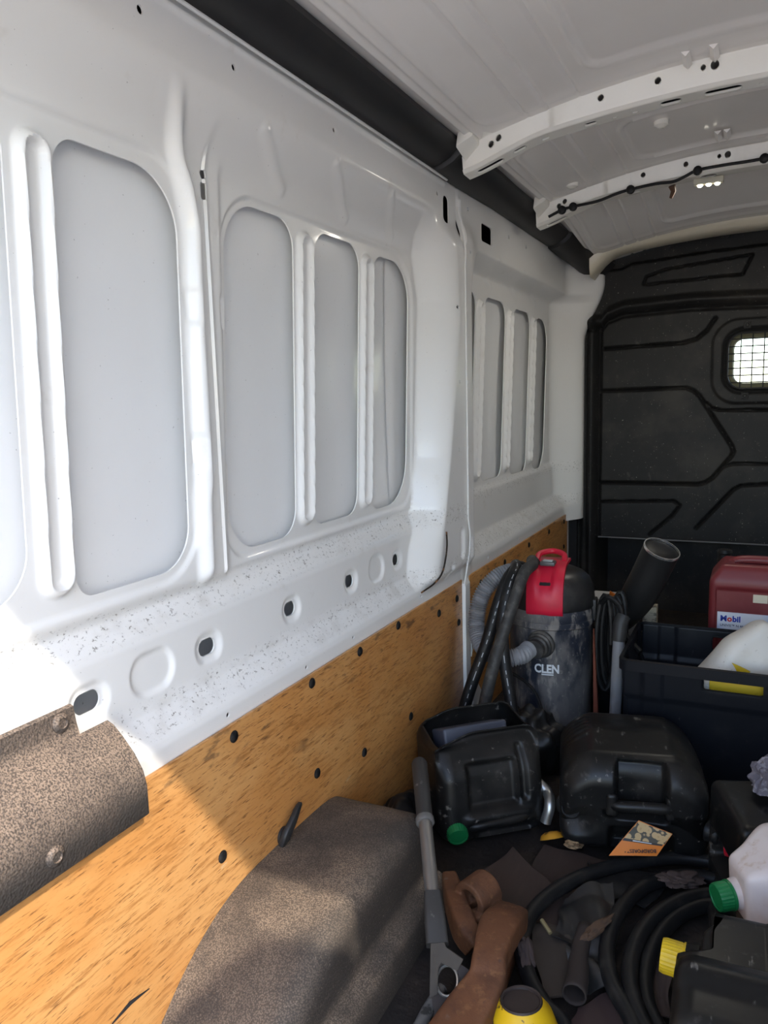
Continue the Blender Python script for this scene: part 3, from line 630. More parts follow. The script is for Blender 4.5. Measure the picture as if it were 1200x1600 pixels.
# cable clipped along that beam
cab = empty('beam_cable', (-.5, 3.40, 2.1)); tag(cab, 'black electric cable clipped along the second roof beam', 'cable'); cl3 = -Vector(cab.location)
cp = [(-0.838, 3.390, 2.051), (-0.782, 3.390, 2.072), (-0.736, 3.390, 2.079), (-0.635, 3.390, 2.088), (-0.563, 3.390, 2.106), (-0.506, 3.390, 2.116), (-0.408, 3.390, 2.124), (-0.343, 3.390, 2.123), (-0.301, 3.390, 2.136), (-0.255, 3.390, 2.153), (-0.164, 3.390, 2.158), (-0.019, 3.390, 2.161), (.30, 3.39, 2.185)]
b = MB(); b.tube(spline(cp, 5), .006, 8); b.build('cable', M['rubber'], cab).location = cl3
for p in ((-0.781, 3.385, 2.071), (-0.735, 3.385, 2.078), (-0.505, 3.385, 2.115), (-0.255, 3.385, 2.151), (-0.023, 3.385, 2.161)):
    b = MB(); b.lathe([(.016, -.012), (.018, -.004), (.016, .006), (.008, .010), (0, .010)], 12, p, (0, -1, .1)); b.build('clip', M['rubber'], cab).location = cl3
b = MB(); p = Vector((-0.349, 3.400, 2.111)); b.tube([p, p+Vector((.005, .01, -.02)), p+Vector((-.005, .012, -.045))], [.014, .010, .006], 8); b.build('burnt_clip', pm('burnt_brown', (.10, .05, .03), .6), cab).location = cl3

# ================================================================== THE CARGO
def rbox(hx, hy, hz, r, n=24):
    V, F, key = [], [], {}
    def vert(q):
        k = tuple(round(c, 6) for c in q)
        if k not in key: key[k] = len(V); V.append(q)
        return key[k]
    H_ = (hx, hy, hz)
    def axis_samples(h):
        s = [-h, -h+r*.12, -h+r*.35, -h+r*.65, -h+r]+list(np.linspace(-h+r, h-r, max(3, int(n*h/max(H_))))[1:-1])+[h-r, h-r*.65, h-r*.35, h-r*.12, h]
        return s
    Sx = [axis_samples(h) for h in H_]
    for ax in range(3):
        a, b = (ax+1) % 3, (ax+2) % 3
        for sg in (-1, 1):
            A, B = Sx[a], Sx[b]; ids = []
            for u in A:
                row = []
                for v in B:
                    q = [0, 0, 0]; q[ax] = sg*H_[ax]; q[a] = u; q[b] = v; row.append(vert(tuple(q)))
                ids.append(row)
            for i in range(len(A)-1):
                for j in range(len(B)-1):
                    f = (ids[i][j], ids[i+1][j], ids[i+1][j+1], ids[i][j+1]); F.append(f if sg > 0 else f[::-1])
    Q = np.array(V); Hn = np.array(H_); inner = np.clip(Q, -(Hn-r), Hn-r); d = Q-inner; L_ = np.linalg.norm(d, axis=1); L_[L_ == 0] = 1
    return inner+d/L_[:, None]*r, F
def rb_mesh(h, r, deform=None, n=24):
    P, F = rbox(*h, r, n)
    if deform is not None: P = deform(P)
    b = MB(); b.add(P, F); return b
def sgm(v, a, b, s): return sm(a-s, a+s, v)*sm(b+s, b-s, v)     # soft gate
def cap_mb(r, h, n=28, ribs=True):
    b = MB(); R_ = []
    for rr_, z in ((r*1.06, 0), (r*1.06, h*.15), (r*.98, h*.18), (r, h*.25), (r, h*.85), (r*.93, h), (r*.80, h), (r*.78, h*.94), (0.0005, h*.94)):
        m = n*2; R_.append([((rr_-(r*.05 if ribs and (k % 2) and h*.2 < z < h*.9 else 0))*math.cos(2*PI*k/m), (rr_-(r*.05 if ribs and (k % 2) and h*.2 < z < h*.9 else 0))*math.sin(2*PI*k/m), z) for k in range(m)])
    b.rings(R_); return b
def place(o, loc, zaxis=(0, 0, 1), xhint=(1, 0, 0)):
    z = Vector(zaxis).normalized(); x = Vector(xhint); x = (x-z*x.dot(z)).normalized(); y = z.cross(x)
    m = Matrix((x, y, z)).transposed().to_4x4(); m.translation = Vector(loc); o.matrix_local = m; return o
scr = dict(s=55, lo=.62, hi=.72, c=(.20, .185, .165), st=(1, .25, 1), a=.55)
M['canblk'] = pm('black_can_plastic', (.0075, .0073, .0073), .36, spec=.28, layers=[dict(s=5, lo=.45, hi=.75, c=(.026, .023, .020), a=.75, r=.6), dict(s=26, lo=.60, hi=.78, c=(.10, .09, .08), a=.45, r=.7), scr, dict(s=45, lo=.68, hi=.74, c=(.30, .28, .26), st=(.4, 1, 1), a=.35)], bump=('noise', 18, .12, .004))
M['green'] = pm('green_cap_plastic', (.008, .15, .045), .35)
M['yellow'] = pm('yellow_cap_plastic', (.62, .42, .015), .4, layers=[dict(s=30, lo=.55, hi=.75, c=(.16, .11, .03), a=.6)])
M['redcap'] = pm('red_cap_plastic', (.5, .012, .03), .35)
M['hosegrey'] = pm('grey_ribbed_plastic', (.22, .22, .235), .42, layers=[dict(s=14, lo=.5, hi=.75, c=(.16, .15, .14), a=.6)])
M['dimprint'] = pm('dim_print', (.28, .29, .30), .6)
M['print'] = pm('white_print', (.62, .64, .66), .6)
M['tank'] = pm('muddy_tank_plastic', (.020, .024, .036), .36, layers=[
    dict(s=7, lo=.42, hi=.58, c=(.15, .14, .135), st=(1, 1, .5), a=.75, r=.8), dict(s=20, lo=.52, hi=.62, c=(.30, .27, .24), st=(1, 1, .35), a=.55, r=.85), dict(s=60, lo=.6, hi=.7, c=(.34, .31, .28), a=.35)])
M['red'] = pm('red_vacuum_plastic', (.56, .012, .040), .42, layers=[dict(s=12, lo=.55, hi=.8, c=(.30, .03, .04), a=.4)])

# ---------------- vacuum cleaner
vac = empty('vacuum_cleaner', (-.694, 2.86, 0), (0, 0, .08)); tag(vac, 'muddy black tub vacuum cleaner with a red lid handle and grey hose', 'vacuum cleaner')
b = MB(); b.lathe([(.0, .0), (.135, .0), (.146, .012), (.149, .06), (.153, .25), (.156, .43), (.158, .455), (.163, .46), (.163, .478), (.160, .482), (.0, .482)], 56); b.build('tank', M['tank'], vac, ang=30)
b = MB(); b.lathe([(.160, .480), (.1615, .484), (.1615, .512), (.157, .520), (.157, .524), (.0, .524)], 56); b.build('rim_band', M['tank'], vac, ang=30)
lidp = [(.160, .522), (.163, .528), (.161, .560), (.156, .595), (.143, .625), (.122, .645), (.095, .657), (.05, .664), (0, .665)]
b = MB(); b.lathe(lidp, 56); b.build('lid', pm('vac_lid_black', (.016, .016, .017), .36, layers=[dict(s=12, lo=.5, hi=.75, c=(.06, .055, .05), a=.6)]), vac, ang=40)
b = MB(); R_ = []
for k, (r_, z_) in enumerate([(.166, .518), (.169, .535), (.168, .562), (.164, .600), (.155, .632), (.138, .655), (.115, .672), (.08, .684), (.03, .690), (-.05, .688)]):
    row = []
    for x in np.linspace(-.066, .066, 15):
        yy = -math.sqrt(max(r_*r_-x*x*.9, .0)) if r_ > .09 else -r_
        notch = .018*float(sm(.034, .020, abs(x)))*float(sm(.60, .63, z_)) if z_ < .675 else 0
        row.append((x, yy+notch*.7, z_-notch*.5))
    R_.append(row)
inn = [[(x, y+.012, z-.012) for x, y, z in row] for row in R_]
b.rings([row+irow[::-1] for row, irow in zip(R_, inn)]); red = b.build('lid_cover', M['red'], vac, ang=45)
tag(red, 'bright red handle cover')
b = MB(); b.box((-.028, -.095, .682), (.028, -.045, .697)); b.build('switch', pm('grey_switch', (.10, .10, .10), .4), red, bevel=.006)
b = MB(); b.box((-.018, -.085, .697), (.018, -.058, .702)); b.build('switch_button', pm('light_grey_switch', (.34, .36, .36), .35), red, bevel=.003)
b = MB(); b.tube(spline([(-.05, -.02, .685), (-.045, .02, .705), (0, .05, .712), (.045, .02, .705), (.05, -.02, .685)], 5), .011, 8); b.build('handle', M['red'], red)
b = MB(); b.lathe([(.052, .0), (.052, .010), (.046, .016), (.046, .024), (.040, .028), (.040, .040), (.034, .045), (.034, .062), (.0, .062)], 32, (-.010, -.150, .405), (-.25, -1, -.12)); b.build('hose_socket', pm('muddy_socket', (.035, .034, .034), .5, layers=[dict(s=25, lo=.45, hi=.7, c=(.15, .135, .115), a=.7)]), vac, ang=30)
for sx in (-1, 1):
    b = MB(); b.box((sx*.158-.012, -.03, .47), (sx*.158+.012, .03, .55)); b.build('latch', M['railblk'], vac, bevel=.006)
t = text_mesh('brand_print', 'CLEN', .044, M['print'], vac, bold=.0014, depth=.0008)
for v in t.data.vertices:
    x, y, z = v.co; a = (x*.84-.036)/.155; v.co = (.1555*math.sin(a)+z*math.sin(a)*.3, -.1555*math.cos(a)-z, .296+y)
b = MB(); R_ = []
for a in np.linspace(-.06, .22, 8): R_.append([(.1558*math.sin(a), -.1558*math.cos(a), .287), (.1565*math.sin(a), -.1565*math.cos(a), .287), (.1565*math.sin(a), -.1565*math.cos(a), .2915), (.1558*math.sin(a), -.1558*math.cos(a), .2915)])
b.rings(R_); b.build('brand_underline', M['print'], vac)
# ribbed hose
hp = spline([(-.725, 2.655, .395), (-.742, 2.605, .385), (-.80, 2.585, .375), (-.875, 2.60, .395), (-.915, 2.64, .455), (-.918, 2.66, .525), (-.90, 2.68, .590), (-.86, 2.71, .640), (-.81, 2.76, .655), (-.775, 2.83, .63)], 60)
hp = [np.array(p) for p in hp]; L_ = np.concatenate([[0], np.cumsum([np.linalg.norm(q-p) for p, q in zip(hp[:-1], hp[1:])])])
st = np.arange(0, L_[-1], .0021); hq = [tuple(np.array([np.interp(s_, L_, [p[i] for p in hp]) for i in range(3)])) for s_ in st]
b = MB(); b.tube(hq, [.0300+.0034*math.cos(2*PI*s_/.0088) for s_ in st], 16)
o = b.build('hose', M['hosegrey'], vac, ang=80); o.matrix_parent_inverse = vac.matrix_basis.inverted()
# power cable wound on its side
wc = empty('power_cable', (-.49, 2.84, .24)); tag(wc, 'black power cable wound in hanging loops beside the vacuum cleaner', 'cable'); wcl = -Vector(wc.location)
b = MB(); pts = []
for k in range(5*22):
    a = 2*PI*k/22; j = k/22
    pts.append((-.487+.010*j+.028*math.cos(a)*(1+.1*math.sin(j*3)), 2.80+.018*j+.02*math.sin(a), .40+.165*math.sin(a)+.012*math.sin(j*5)))
b.tube(pts, .0105, 9); b.build('cable_loops', M['rubber'], wc).location = wcl
b = MB(); b.tube(spline([(-.50, 2.82, .545), (-.47, 2.80, .575), (-.43, 2.80, .54), (-.41, 2.79, .45), (-.35, 2.75, .40)], 6), .0095, 8); b.build('cable_tail', M['rubber'], wc).location = wcl
# leaning red-brown strip, grey suction tube
b = MB(); b.prism([(-.503, 2.72, .01), (-.478, 2.715, .01), (-.508, 2.73, .47), (-.512, 2.735, .47)], (0, .012, 0)); o = b.build('wood_strip', pm('reddish_wood', (.16, .045, .026), .6)); tag(o, 'narrow reddish wooden strip standing right of the vacuum cleaner', 'strip')
st_ = empty('suction_tube', (-.43, 2.70, .0)); tag(st_, 'grey plastic suction tube with dark nozzle standing left of the black crate', 'tube'); sl = -Vector(st_.location)
b = MB(); b.tube([(-.425, 2.70, .16), (-.423, 2.71, .30), (-.420, 2.73, .47)], .021, 16); b.build('tube', M['hosegrey'], st_).location = sl
b = MB(); b.tube([(-.435, 2.69, .005), (-.43, 2.695, .10), (-.425, 2.70, .17)], [.024, .026, .025], 16); b.build('nozzle', M['railblk'], st_).location = sl
b = MB(); b.tube([(-.421, 2.725, .44), (-.418, 2.735, .50), (-.410, 2.75, .525)], [.024, .026, .025], 16); b.build('sleeve', pm('dark_grey_plastic', (.025, .025, .025), .5), st_).location = sl

# ---------------- hydraulic hoses hung over the vacuum
def hose(name, pts, r, lab, group=None, printed=True, n=12, cat='hose', mat=None):
    root = empty(name, pts[0]); tag(root, lab, cat, group); P = spline(pts, 10); b = MB(); b.tube(P, r, n); b.build('tube', mat or M['rubber'], root).location = -Vector(root.location)
    if printed:
        b = MB(); Pn = [np.array(p) for p in P]; i = 4; camv = np.array([0, 0, 1.3])
        while i < len(Pn)-3:
            m_ = int(random.choice((1, 1, 2)));
            if i+m_ < len(Pn):
                rows = []
                for q in range(i, i+m_+1):
                    tt = Pn[min(q+1, len(Pn)-1)]-Pn[q-1]; tt /= np.linalg.norm(tt); vd = camv-Pn[q]; vd -= tt*vd.dot(tt); vd /= np.linalg.norm(vd); sd = np.cross(tt, vd)
                    rows.append([Pn[q]+vd*r*1.0+sd*r*-.07, Pn[q]+vd*r*1.02+sd*r*-.07, Pn[q]+vd*r*1.02+sd*r*.07, Pn[q]+vd*r*1.0+sd*r*.07])
                b.rings(rows)
            i += m_+random.choice((1, 2))
        o = b.build('printed_marks', M['dimprint'], root); o['kind'] = 'stuff'; o.location = -Vector(root.location)
    return root
hose('hydraulic_hose', [(-0.928, 2.460, 0.135), (-0.891, 2.490, 0.284), (-0.843, 2.530, 0.442), (-0.813, 2.570, 0.575), (-0.792, 2.620, 0.658), (-0.770, 2.680, 0.691), (-0.759, 2.760, 0.666), (-.76, 2.80, .665)], .0215, 'black hydraulic hose with white print, nearest the wall, over the vacuum cleaner', 'hydraulic hoses hung over the vacuum')
hose('hydraulic_hose', [(-0.835, 2.440, 0.194), (-0.807, 2.460, 0.341), (-0.780, 2.500, 0.470), (-0.749, 2.550, 0.597), (-0.728, 2.600, 0.686), (-0.712, 2.660, 0.709), (-.735, 2.74, .705), (-.74, 2.80, .68)], .0215, 'worn greyish hydraulic hose slanting across the front of the vacuum cleaner', 'hydraulic hoses hung over the vacuum', False, mat=pm('worn_rubber', (.03, .029, .028), .6, layers=[dict(s=30, lo=.45, hi=.7, c=(.10, .092, .082), a=.7)]))
hose('hydraulic_hose', [(-0.706, 2.420, 0.166), (-0.737, 2.460, 0.282), (-0.769, 2.500, 0.402), (-0.784, 2.530, 0.530), (-0.773, 2.580, 0.645), (-0.768, 2.640, 0.690), (-.79, 2.72, .69)], .0215, 'black hydraulic hose with white print hanging straight down before the vacuum cleaner', 'hydraulic hoses hung over the vacuum')
# black sack on the floor between can and vacuum
def crumple(name, lab, cat, c, size, mat, seed, amp=.3, rot=(0, 0, 0), zflat=.6, n=20):
    rs = np.random.default_rng(seed); P, F = rbox(size[0], size[1], size[2], min(size)*.7, n)
    k = [rs.normal(size=3)*rs.uniform(6, 26) for _ in range(9)]; ph = rs.uniform(0, 6, 9)
    d = sum(np.abs(np.sin(P@k[i]+ph[i]))*(.6/(1+i*.25)) for i in range(9))/3
    sz = np.array(size); nn = P/sz; nn = nn/np.linalg.norm(nn, axis=1)[:, None]; P = nn*sz*(1+(np.sum([np.sin(nn@(rs.normal(size=3)*rs.uniform(2, 7))+ph[i]) for i in range(7)], axis=0)*.10+(d-.5)*.35)*min(amp, 1.0))[:, None]*1.1
    P[:, 2] = np.maximum(P[:, 2], -size[2]*zflat)
    b = MB(); b.add(P, F); o = b.build(name, mat, None, ang=50); o.location = c; o.rotation_euler = rot; return tag(o, lab, cat)
M['sack'] = pm('black_sack', (.010, .010, .0105), .42, layers=[dict(s=20, lo=.55, hi=.75, c=(.035, .032, .03), a=.6)])
crumple('rubbish_sack', 'dull black crumpled sack on the floor before the vacuum cleaner', 'sack', (-.70, 2.56, .075), (.12, .10, .12), M['sack'], 3, .5)
b = MB(); b.tube(spline([(-0.789, 2.660, 0.295), (-0.731, 2.640, 0.275), (-0.688, 2.620, 0.243), (-0.664, 2.600, 0.198)], 6), .006, 8); o = b.build('thin_cable', M['rubber']); tag(o, 'thin black cable curving down the front of the vacuum tank', 'cable')

# ---------------- crate with its white jug
M['crate'] = pm('black_crate_plastic', (.007, .008, .011), .4, spec=.22, layers=[dict(s=9, lo=.5, hi=.75, c=(.02, .02, .021), a=.6), dict(s=60, lo=.66, hi=.74, c=(.13, .12, .11), a=.4, st=(1, 1, .3))])
cr = empty('storage_crate', (-.02, 2.71, 0)); tag(cr, 'black plastic storage crate with rim and cut hand hole, holding a white jug', 'crate'); crl = -Vector(cr.location)
cx0, cx1, cy0, cy1, ct = -.370, .335, 2.50, 2.94, .450
def wallpiece(nm, us, place_, holes):
    vs = np.linspace(.01, ct, 50)
    def cut(U, V):
        D = np.full(U.shape, 9.)
        for h_ in holes: D = np.minimum(D, rr(U, V, *h_, .008))
        return D
    rib = lambda U, V: .007*sgm(U, us[0]+.06, us[0]+.12, .006)+.007*sgm(U, us[-1]-.12, us[-1]-.06, .006)+.006*sgm(V, .33, .60, .004)
    o = sheet(nm, us, vs, rib, cut, place_, .006, M['crate'], cr); o.location = crl
    md = o.modifiers.new('thick', 'SOLIDIFY'); md.thickness = .004; md.offset = 0
    return o
tp = lambda v: .03*(1-v/ct)
wallpiece('front_wall', np.linspace(cx0, cx1, 110), lambda u, v, h: (u*(1)+0*v, cy0+tp(v)-h, v), [(-.130, .040, .383, .434)])
wallpiece('rear_wall', np.linspace(cx0, cx1, 110), lambda u, v, h: (u, cy1-tp(v)+h, v), [(-.128, .038, .375, .425)])
wallpiece('side_wall', np.linspace(cy0, cy1, 70), lambda u, v, h: (cx0+tp(v)-h, u, v), [])
wallpiece('side_wall', np.linspace(cy0, cy1, 70), lambda u, v, h: (cx1-tp(v)+h, u, v), [])
b = MB(); b.box((cx0+.03, cy0+.03, .008), (cx1-.03, cy1-.03, .014)); b.build('base', M['crate'], cr).location = crl
b = MB()
ro = ring(cx0-.016, cx1+.016, cy0-.016, cy1+.016, .03, 6); ri = ring(cx0-.004, cx1+.004, cy0-.004, cy1+.004, .025, 6)
R_ = [[(x, y, z) for x, y in q] for q, z in ((ro, ct-.030), (ro, ct+.004), (ri, ct+.006), (ri, ct-.002))]
b.rings(R_, True, (False, False)); b.build('rim', M['crate'], cr, ang=30).location = crl
M['jug'] = pm('dirty_white_jug', (.62, .60, .56), .45, layers=[dict(s=6, lo=.5, hi=.75, c=(.42, .37, .30), a=.6), dict(s=16, lo=.66, hi=.70, c=(.08, .07, .06), a=.8, d=8), dict(s=60, lo=.64, hi=.72, c=(.20, .17, .14), a=.5)], bump=('noise', 14, .3, .01))
jg = empty('white_jug', (-.01, 2.69, .385)); tag(jg, 'dirty crumpled white jug leaning inside the black crate', 'jug'); jl = -Vector(jg.location)
def jugdef(P):
    P = P.copy(); z = P[:, 2]; k = sm(.02, .17, z); P[:, 0] *= 1-.34*k; P[:, 1] *= 1-.30*k
    d = np.sin(P[:, 0]*40+1)*np.sin(P[:, 2]*30)+np.sin(P[:, 1]*37+2); P += (P/np.linalg.norm(P, axis=1)[:, None])*(.006*d)[:, None]; return P
b = rb_mesh((.108, .085, .150), .032, jugdef, 30); o = b.build('jug_body', M['jug'], jg, ang=60); o.rotation_euler = (math.radians(-8), math.radians(38), .15); o.location = (.0, -.01, .018)
b = MB(); b.lathe([(.034, -.02), (.030, .01), (.026, .016), (.026, .034), (0, .034)], 20, (.092, -.01, .118), (.62, 0, .78)); b.build('neck', M['jug'], jg, ang=40)
b = MB(); b.box((-.045, -.112, .030), (.02, -.104, .055)); o = b.build('yellow_label', pm('yellow_label', (.55, .38, .01), .5), jg, bevel=.001); o.rotation_euler = (0, math.radians(24), 0); o.location = (-.03, .012, .0)
b = MB(); b.box((-.115, 2.555, .27), (.055, 2.575, .43)); o = b.build('yellow_carton', pm('yellow_carton', (.50, .35, .01), .5, layers=[dict(s=25, lo=.6, hi=.7, c=(.06, .045, .02), a=.7)]), None, bevel=.003); tag(o, 'yellow carton seen through the hand hole of the black crate', 'carton')

# ---------------- dark box behind with red oil can, pipe, papers
db = empty('storage_box', (-.15, 3.25, 0)); tag(db, 'low dark storage box behind the crate carrying the red can', 'box'); dbl = -Vector(db.location)
b = MB(); b.box((-.62, 3.06, .0), (.40, 3.52, .255)); b.build('box_body', M['crate'], db, bevel=.012).location = dbl
b = MB(); b.box((-.63, 3.05, .255), (.41, 3.53, .275)); b.build('box_lid', M['crate'], db, bevel=.006).location = dbl
can = empty('oil_can', (.02, 3.17, .275)); tag(can, 'dark red plastic oil can with white label behind the black crate', 'oil can'); cnl = -Vector(can.location)
M['redcan'] = pm('dark_red_can', (.16, .022, .026), .42, layers=[dict(s=6, lo=.45, hi=.75, c=(.22, .055, .058), a=.6)])
def candef(P):
    P = P.copy(); z = P[:, 2]; k = sm(.125, .20, z); P[:, 0] *= 1-.22*k; P[:, 1] *= 1-.18*k
    f = (P[:, 1] < -.10)*sgm(P[:, 0], -.145, .145, .004)*sgm(z, -.16, .108, .004); P[:, 1] += .007*f
    hnd = sgm(P[:, 0], -.08, .08, .01)*(z > .17)*sgm(P[:, 1], -.05, .05, .01); P[:, 2] -= .045*hnd; return P
b = rb_mesh((.170, .115, .195), .022, candef, 60); o = b.build('can_body', M['redcan'], can, ang=40); o.location = (0, 0, .195)
b = MB(); b.tube(spline([(-.10, 0, .375), (-.06, 0, .392), (.06, 0, .392), (.10, 0, .375)], 5), .018, 10); b.build('handle', M['redcan'], can)
b = MB(); b.box((-.138, -.1115, .115), (.145, -.1088, .214)); lab_ = b.build('label', pm('label_white', (.66, .68, .74), .5, layers=[dict(k='wave', s=2.0, lo=.55, hi=.9, c=(.42, .50, .72), dist=3, a=.6, dir='DIAGONAL')]), can)
tag(lab_, 'white oil label with blue lettering')
nv = pm('label_blue', (.01, .03, .30), .5); rd = pm('label_red', (.6, .02, .02), .5); gy = pm('label_grey', (.12, .13, .18), .5)
def canprint(s_, x, z, size, m_, bold=.0): t = text_mesh('lettering', s_, size, m_, lab_, bold); frame_at(t, (x, -.1118, z), (1, 0, 0), (0, 0, 1)); return t
canprint('M', -.128, .180, .030, nv, .0010); canprint('o', -.104, .180, .030, rd, .0010); canprint('bil', -.0865, .180, .030, nv, .0010)
canprint('UNIVIS\u2122 N 46', -.128, .160, .0125, gy, .0002)
for k, w_ in enumerate((.042, .080, .074, .030)):      # small print too fine to read
    b = MB(); b.box((-.128, -.1122, .146-k*.0085), (-.128+w_, -.1112, .1485-k*.0085)); b.build('fine_print', gy, lab_)
b = MB(); b.box((-.02, -.1118, .258), (.028, -.109, .288)); b.build('price_sticker', pm('cream_sticker', (.62, .56, .44), .6), can)
for k, (w_, z_) in enumerate(((.14, .345), (.09, .330))):
    b = MB(); b.box((-.06, -.1105+.0 , 0), (-.06+w_, -.106, .006)); o = b.build('embossed_line', M['redcan'], can, bevel=.002); o.rotation_euler = (math.radians(-14), 0, 0); o.location = (0, .004+.0, z_-.012)
fb = empty('filler_bottle', (-.112, 3.44, .275)); tag(fb, 'grey metal bottle neck standing behind the red oil can', 'bottle')
b = MB(); b.lathe([(.0, 0), (.045, 0), (.047, .01), (.047, .24), (.038, .27), (.024, .29), (.024, .325), (.0, .325)], 20); b.build('bottle_body', M['steel'], fb, ang=30)
b = MB(); b.lathe([(.029, .325), (.030, .335), (.026, .345), (.026, .36), (.03, .365), (.028, .378), (0, .378)], 20); b.build('stopper', M['rubber'], fb, ang=30)
pe = empty('exhaust_elbow', (-.41, 3.06, .275)); tag(pe, 'black rubber pipe elbow with bright metal rim sticking up behind the crate', 'pipe'); pel = -Vector(pe.location)
pp_ = spline([(-0.544, 3.060, 0.370), (-0.477, 3.050, 0.424), (-0.415, 3.030, 0.502), (-0.370, 3.000, 0.588), (-0.335, 2.980, 0.669), (-0.309, 2.960, 0.732)], 8)
b = MB(); b.tube(pp_, [.050+.016*min(1, i/(len(pp_)*.5)) for i in range(len(pp_))], 28, (True, False)); b.build('elbow_tube', pm('black_rubber_pipe', (.012, .012, .0125), .5), pe).location = pel
e1, e0 = Vector(pp_[-1]), Vector(pp_[-2]); ax_ = (e1-e0).normalized()
b = MB(); b.lathe([(.0665, -.006), (.0675, 0), (.067, .004), (.0635, .004), (.063, -.004)], 32, e1, ax_, caps=(False, False)); b.build('metal_rim', pm('bright_rim', (.75, .75, .74), .25, metal=.9), pe).location = pel
b = MB(); b.lathe([(.0635, -.006), (.05, .001), (.03, .003), (0, .003)], 32, e1, ax_); b.build('pipe_mouth', M['rubber'], pe).location = pel
wb = empty('carton_box', (-.54, 3.30, .275)); tag(wb, 'white carton with orange printing behind the cable loops', 'box')
b = MB(); b.box((-.09, -.04, 0), (.10, .10, .172)); b.build('carton', pm('white_carton', (.40, .40, .40), .6), wb, bevel=.003)
b = MB(); b.box((-.03, -.0425, .085), (.03, -.039, .135)); b.build('orange_print', pm('orange_print', (.55, .14, .01), .6), wb)
b = MB(); b.prism([(-.01, -.03, .17), (.055, -.03, .17), (-.005, -.03, .205)], (0, .012, 0)); b.build('orange_flap', pm('orange_print', (.55, .14, .01), .6), wb)
b = MB(); b.prism([(-.405, 3.10, .277), (-.340, 3.12, .277), (-.340, 3.12, .47), (-.385, 3.105, .47)], (0, .05, 0)); o = b.build('catalogue', pm('catalogue_paper', (.30, .27, .20), .6, layers=[dict(s=40, lo=.5, hi=.6, c=(.10, .085, .06), st=(1, 1, 2))]), None, bevel=.002); tag(o, 'worn printed catalogue standing behind the pipe elbow', 'book')
for k, (rz, cz, cc, lab) in enumerate(((.3, .285, (.42, .43, .45), 'lower white paper bundle lying behind the crate'), (-.1, .305, (.32, .29, .06), 'yellow printed paper lying between the white bundles'), (.15, .328, (.46, .47, .48), 'upper white paper bundle with ruled lines behind the crate'))):
    b = rb_mesh((.065, .05, .011), .008, lambda P: P+np.stack([P[:, 0]*0, P[:, 0]*0, .01*np.sin(P[:, 0]*20)], 1), 14); o = b.build('paper_bundle', pm('paper%d' % k, cc, .6, layers=[dict(s=25, lo=.6, hi=.66, c=(.10, .10, .10), st=(1, .2, 1))])); o.location = (-.25+.01*k, 3.07, cz+.012); o.rotation_euler = (.0, -.08*k, rz); tag(o, lab, 'paper', 'papers behind the crate')

# ---------------- black cans
def can_cap(root, loc, axis, r, h, mat, nm='cap', lab=None):
    o = cap_mb(r, h).build(nm, mat, root, ang=25); place(o, loc, axis)
    if lab: o['label'] = lab
    return o
# large can lying flat
j2 = empty('jerrycan', (-.315, 2.255, .0), (0, 0, .22)); tag(j2, 'large black plastic can lying flat in front of the crate', 'jerrycan')
def j2def(P):
    P = P.copy(); x, y, z = P.T.copy(); f = sm(-.10, -.19, y)
    hand = sgm(x, -.045, .085, .008)*sgm(z, -.02, .16, .012); P[:, 1] += .060*hand*sm(-.155, -.185, y)
    low = sgm(x, -.06, .10, .01)*sgm(z, -.13, -.06, .012); P[:, 1] += .05*low*sm(-.155, -.185, y)
    P[:, 2] -= .050*sm(.10, .205, np.abs(x+.0))*(z > 0)*1.0+.03*sm(-.02, .20, y)*(z > 0)+.028*(z > 0)*sm(-.13, -.20, y)
    cc = sm(.085, .0, np.hypot(x+.165, z+.03)); P[:, 1] += .045*cc*sm(-.135, -.185, y)
    for k in range(6): P[:, 2] += .006*bead(y-(-.03+k*.035), .012)*sgm(x, -.17, -.12, .01)*(z > 0)
    P[:, 1] += -.012*sm(.0, .16, x)*(y < -.15); return P
b = rb_mesh((.198, .200, .138), .045, j2def, 76); o = b.build('can_body', M['canblk'], j2, ang=60); o.location = (0, 0, .185); o.rotation_euler = (math.radians(3), math.radians(0), 0)
b = MB(); b.tube(spline([(-.062, -.186, .185), (-.040, -.202, .187), (.02, -.204, .190), (.08, -.202, .190), (.10, -.186, .188)], 5), .015, 10); b.build('handle', M['canblk'], j2)
for x in (-.058, .098):
    b = rb_mesh((.016, .018, .034), .012, None, 8); o = b.build('handle_boss', M['canblk'], j2); o.location = (x, -.190, .188)
can_cap(j2, (-.165, -.155, .150), (-.1, -1, .15), .026, .028, pm('dark_cap', (.02, .02, .022), .18))
b = MB(); b.lathe([(.040, 0), (.042, .006), (.030, .012), (.026, .012)], 24, (-.165, -.150, .150), (-.1, -1, .15)); b.build('cap_collar', M['canblk'], j2)

# cut-open can with green cap
j1 = empty('jerrycan', (-.735, 2.12, .0), (math.radians(0), 0, .70)); tag(j1, 'black plastic can cut open at the top, green screw cap, beside the grey pole', 'jerrycan')
P, F = rbox(.165, .125, .155, .045, 44)
def j1def(P):
    P = P.copy(); x, y, z = P.T.copy(); fr = sm(-.09, -.12, y)
    P[:, 1] += .022*fr*sgm(x, -.075, .075, .010)*sgm(z, -.06, .065, .010)
    P[:, 1] -= .010*fr*sgm(x, -.09, .11, .02)*sgm(z, -.10, -.075, .008)
    P[:, 1] += .030*fr*sgm(x, -.06, .13, .02)*sm(-.11, -.13, z)
    P[:, 1] += .014*fr*sgm(x, .085, .105, .006)*sgm(z, -.05, .10, .01)
    P[:, 1] += .05*sm(.02, .155, z)*fr
    P[:, 2] += .04*sm(-.06, .12, y)*sm(.1, .155, z)-.035*sm(-.02, -.165, x)*sm(.1, .155, z); return P
Pd = j1def(P)
keep = []
for f in F:
    c = P[list(f)].mean(0)
    if c[2] > .150 and abs(c[0]) < .150 and -.110 < c[1] < .112: continue
    keep.append(f)
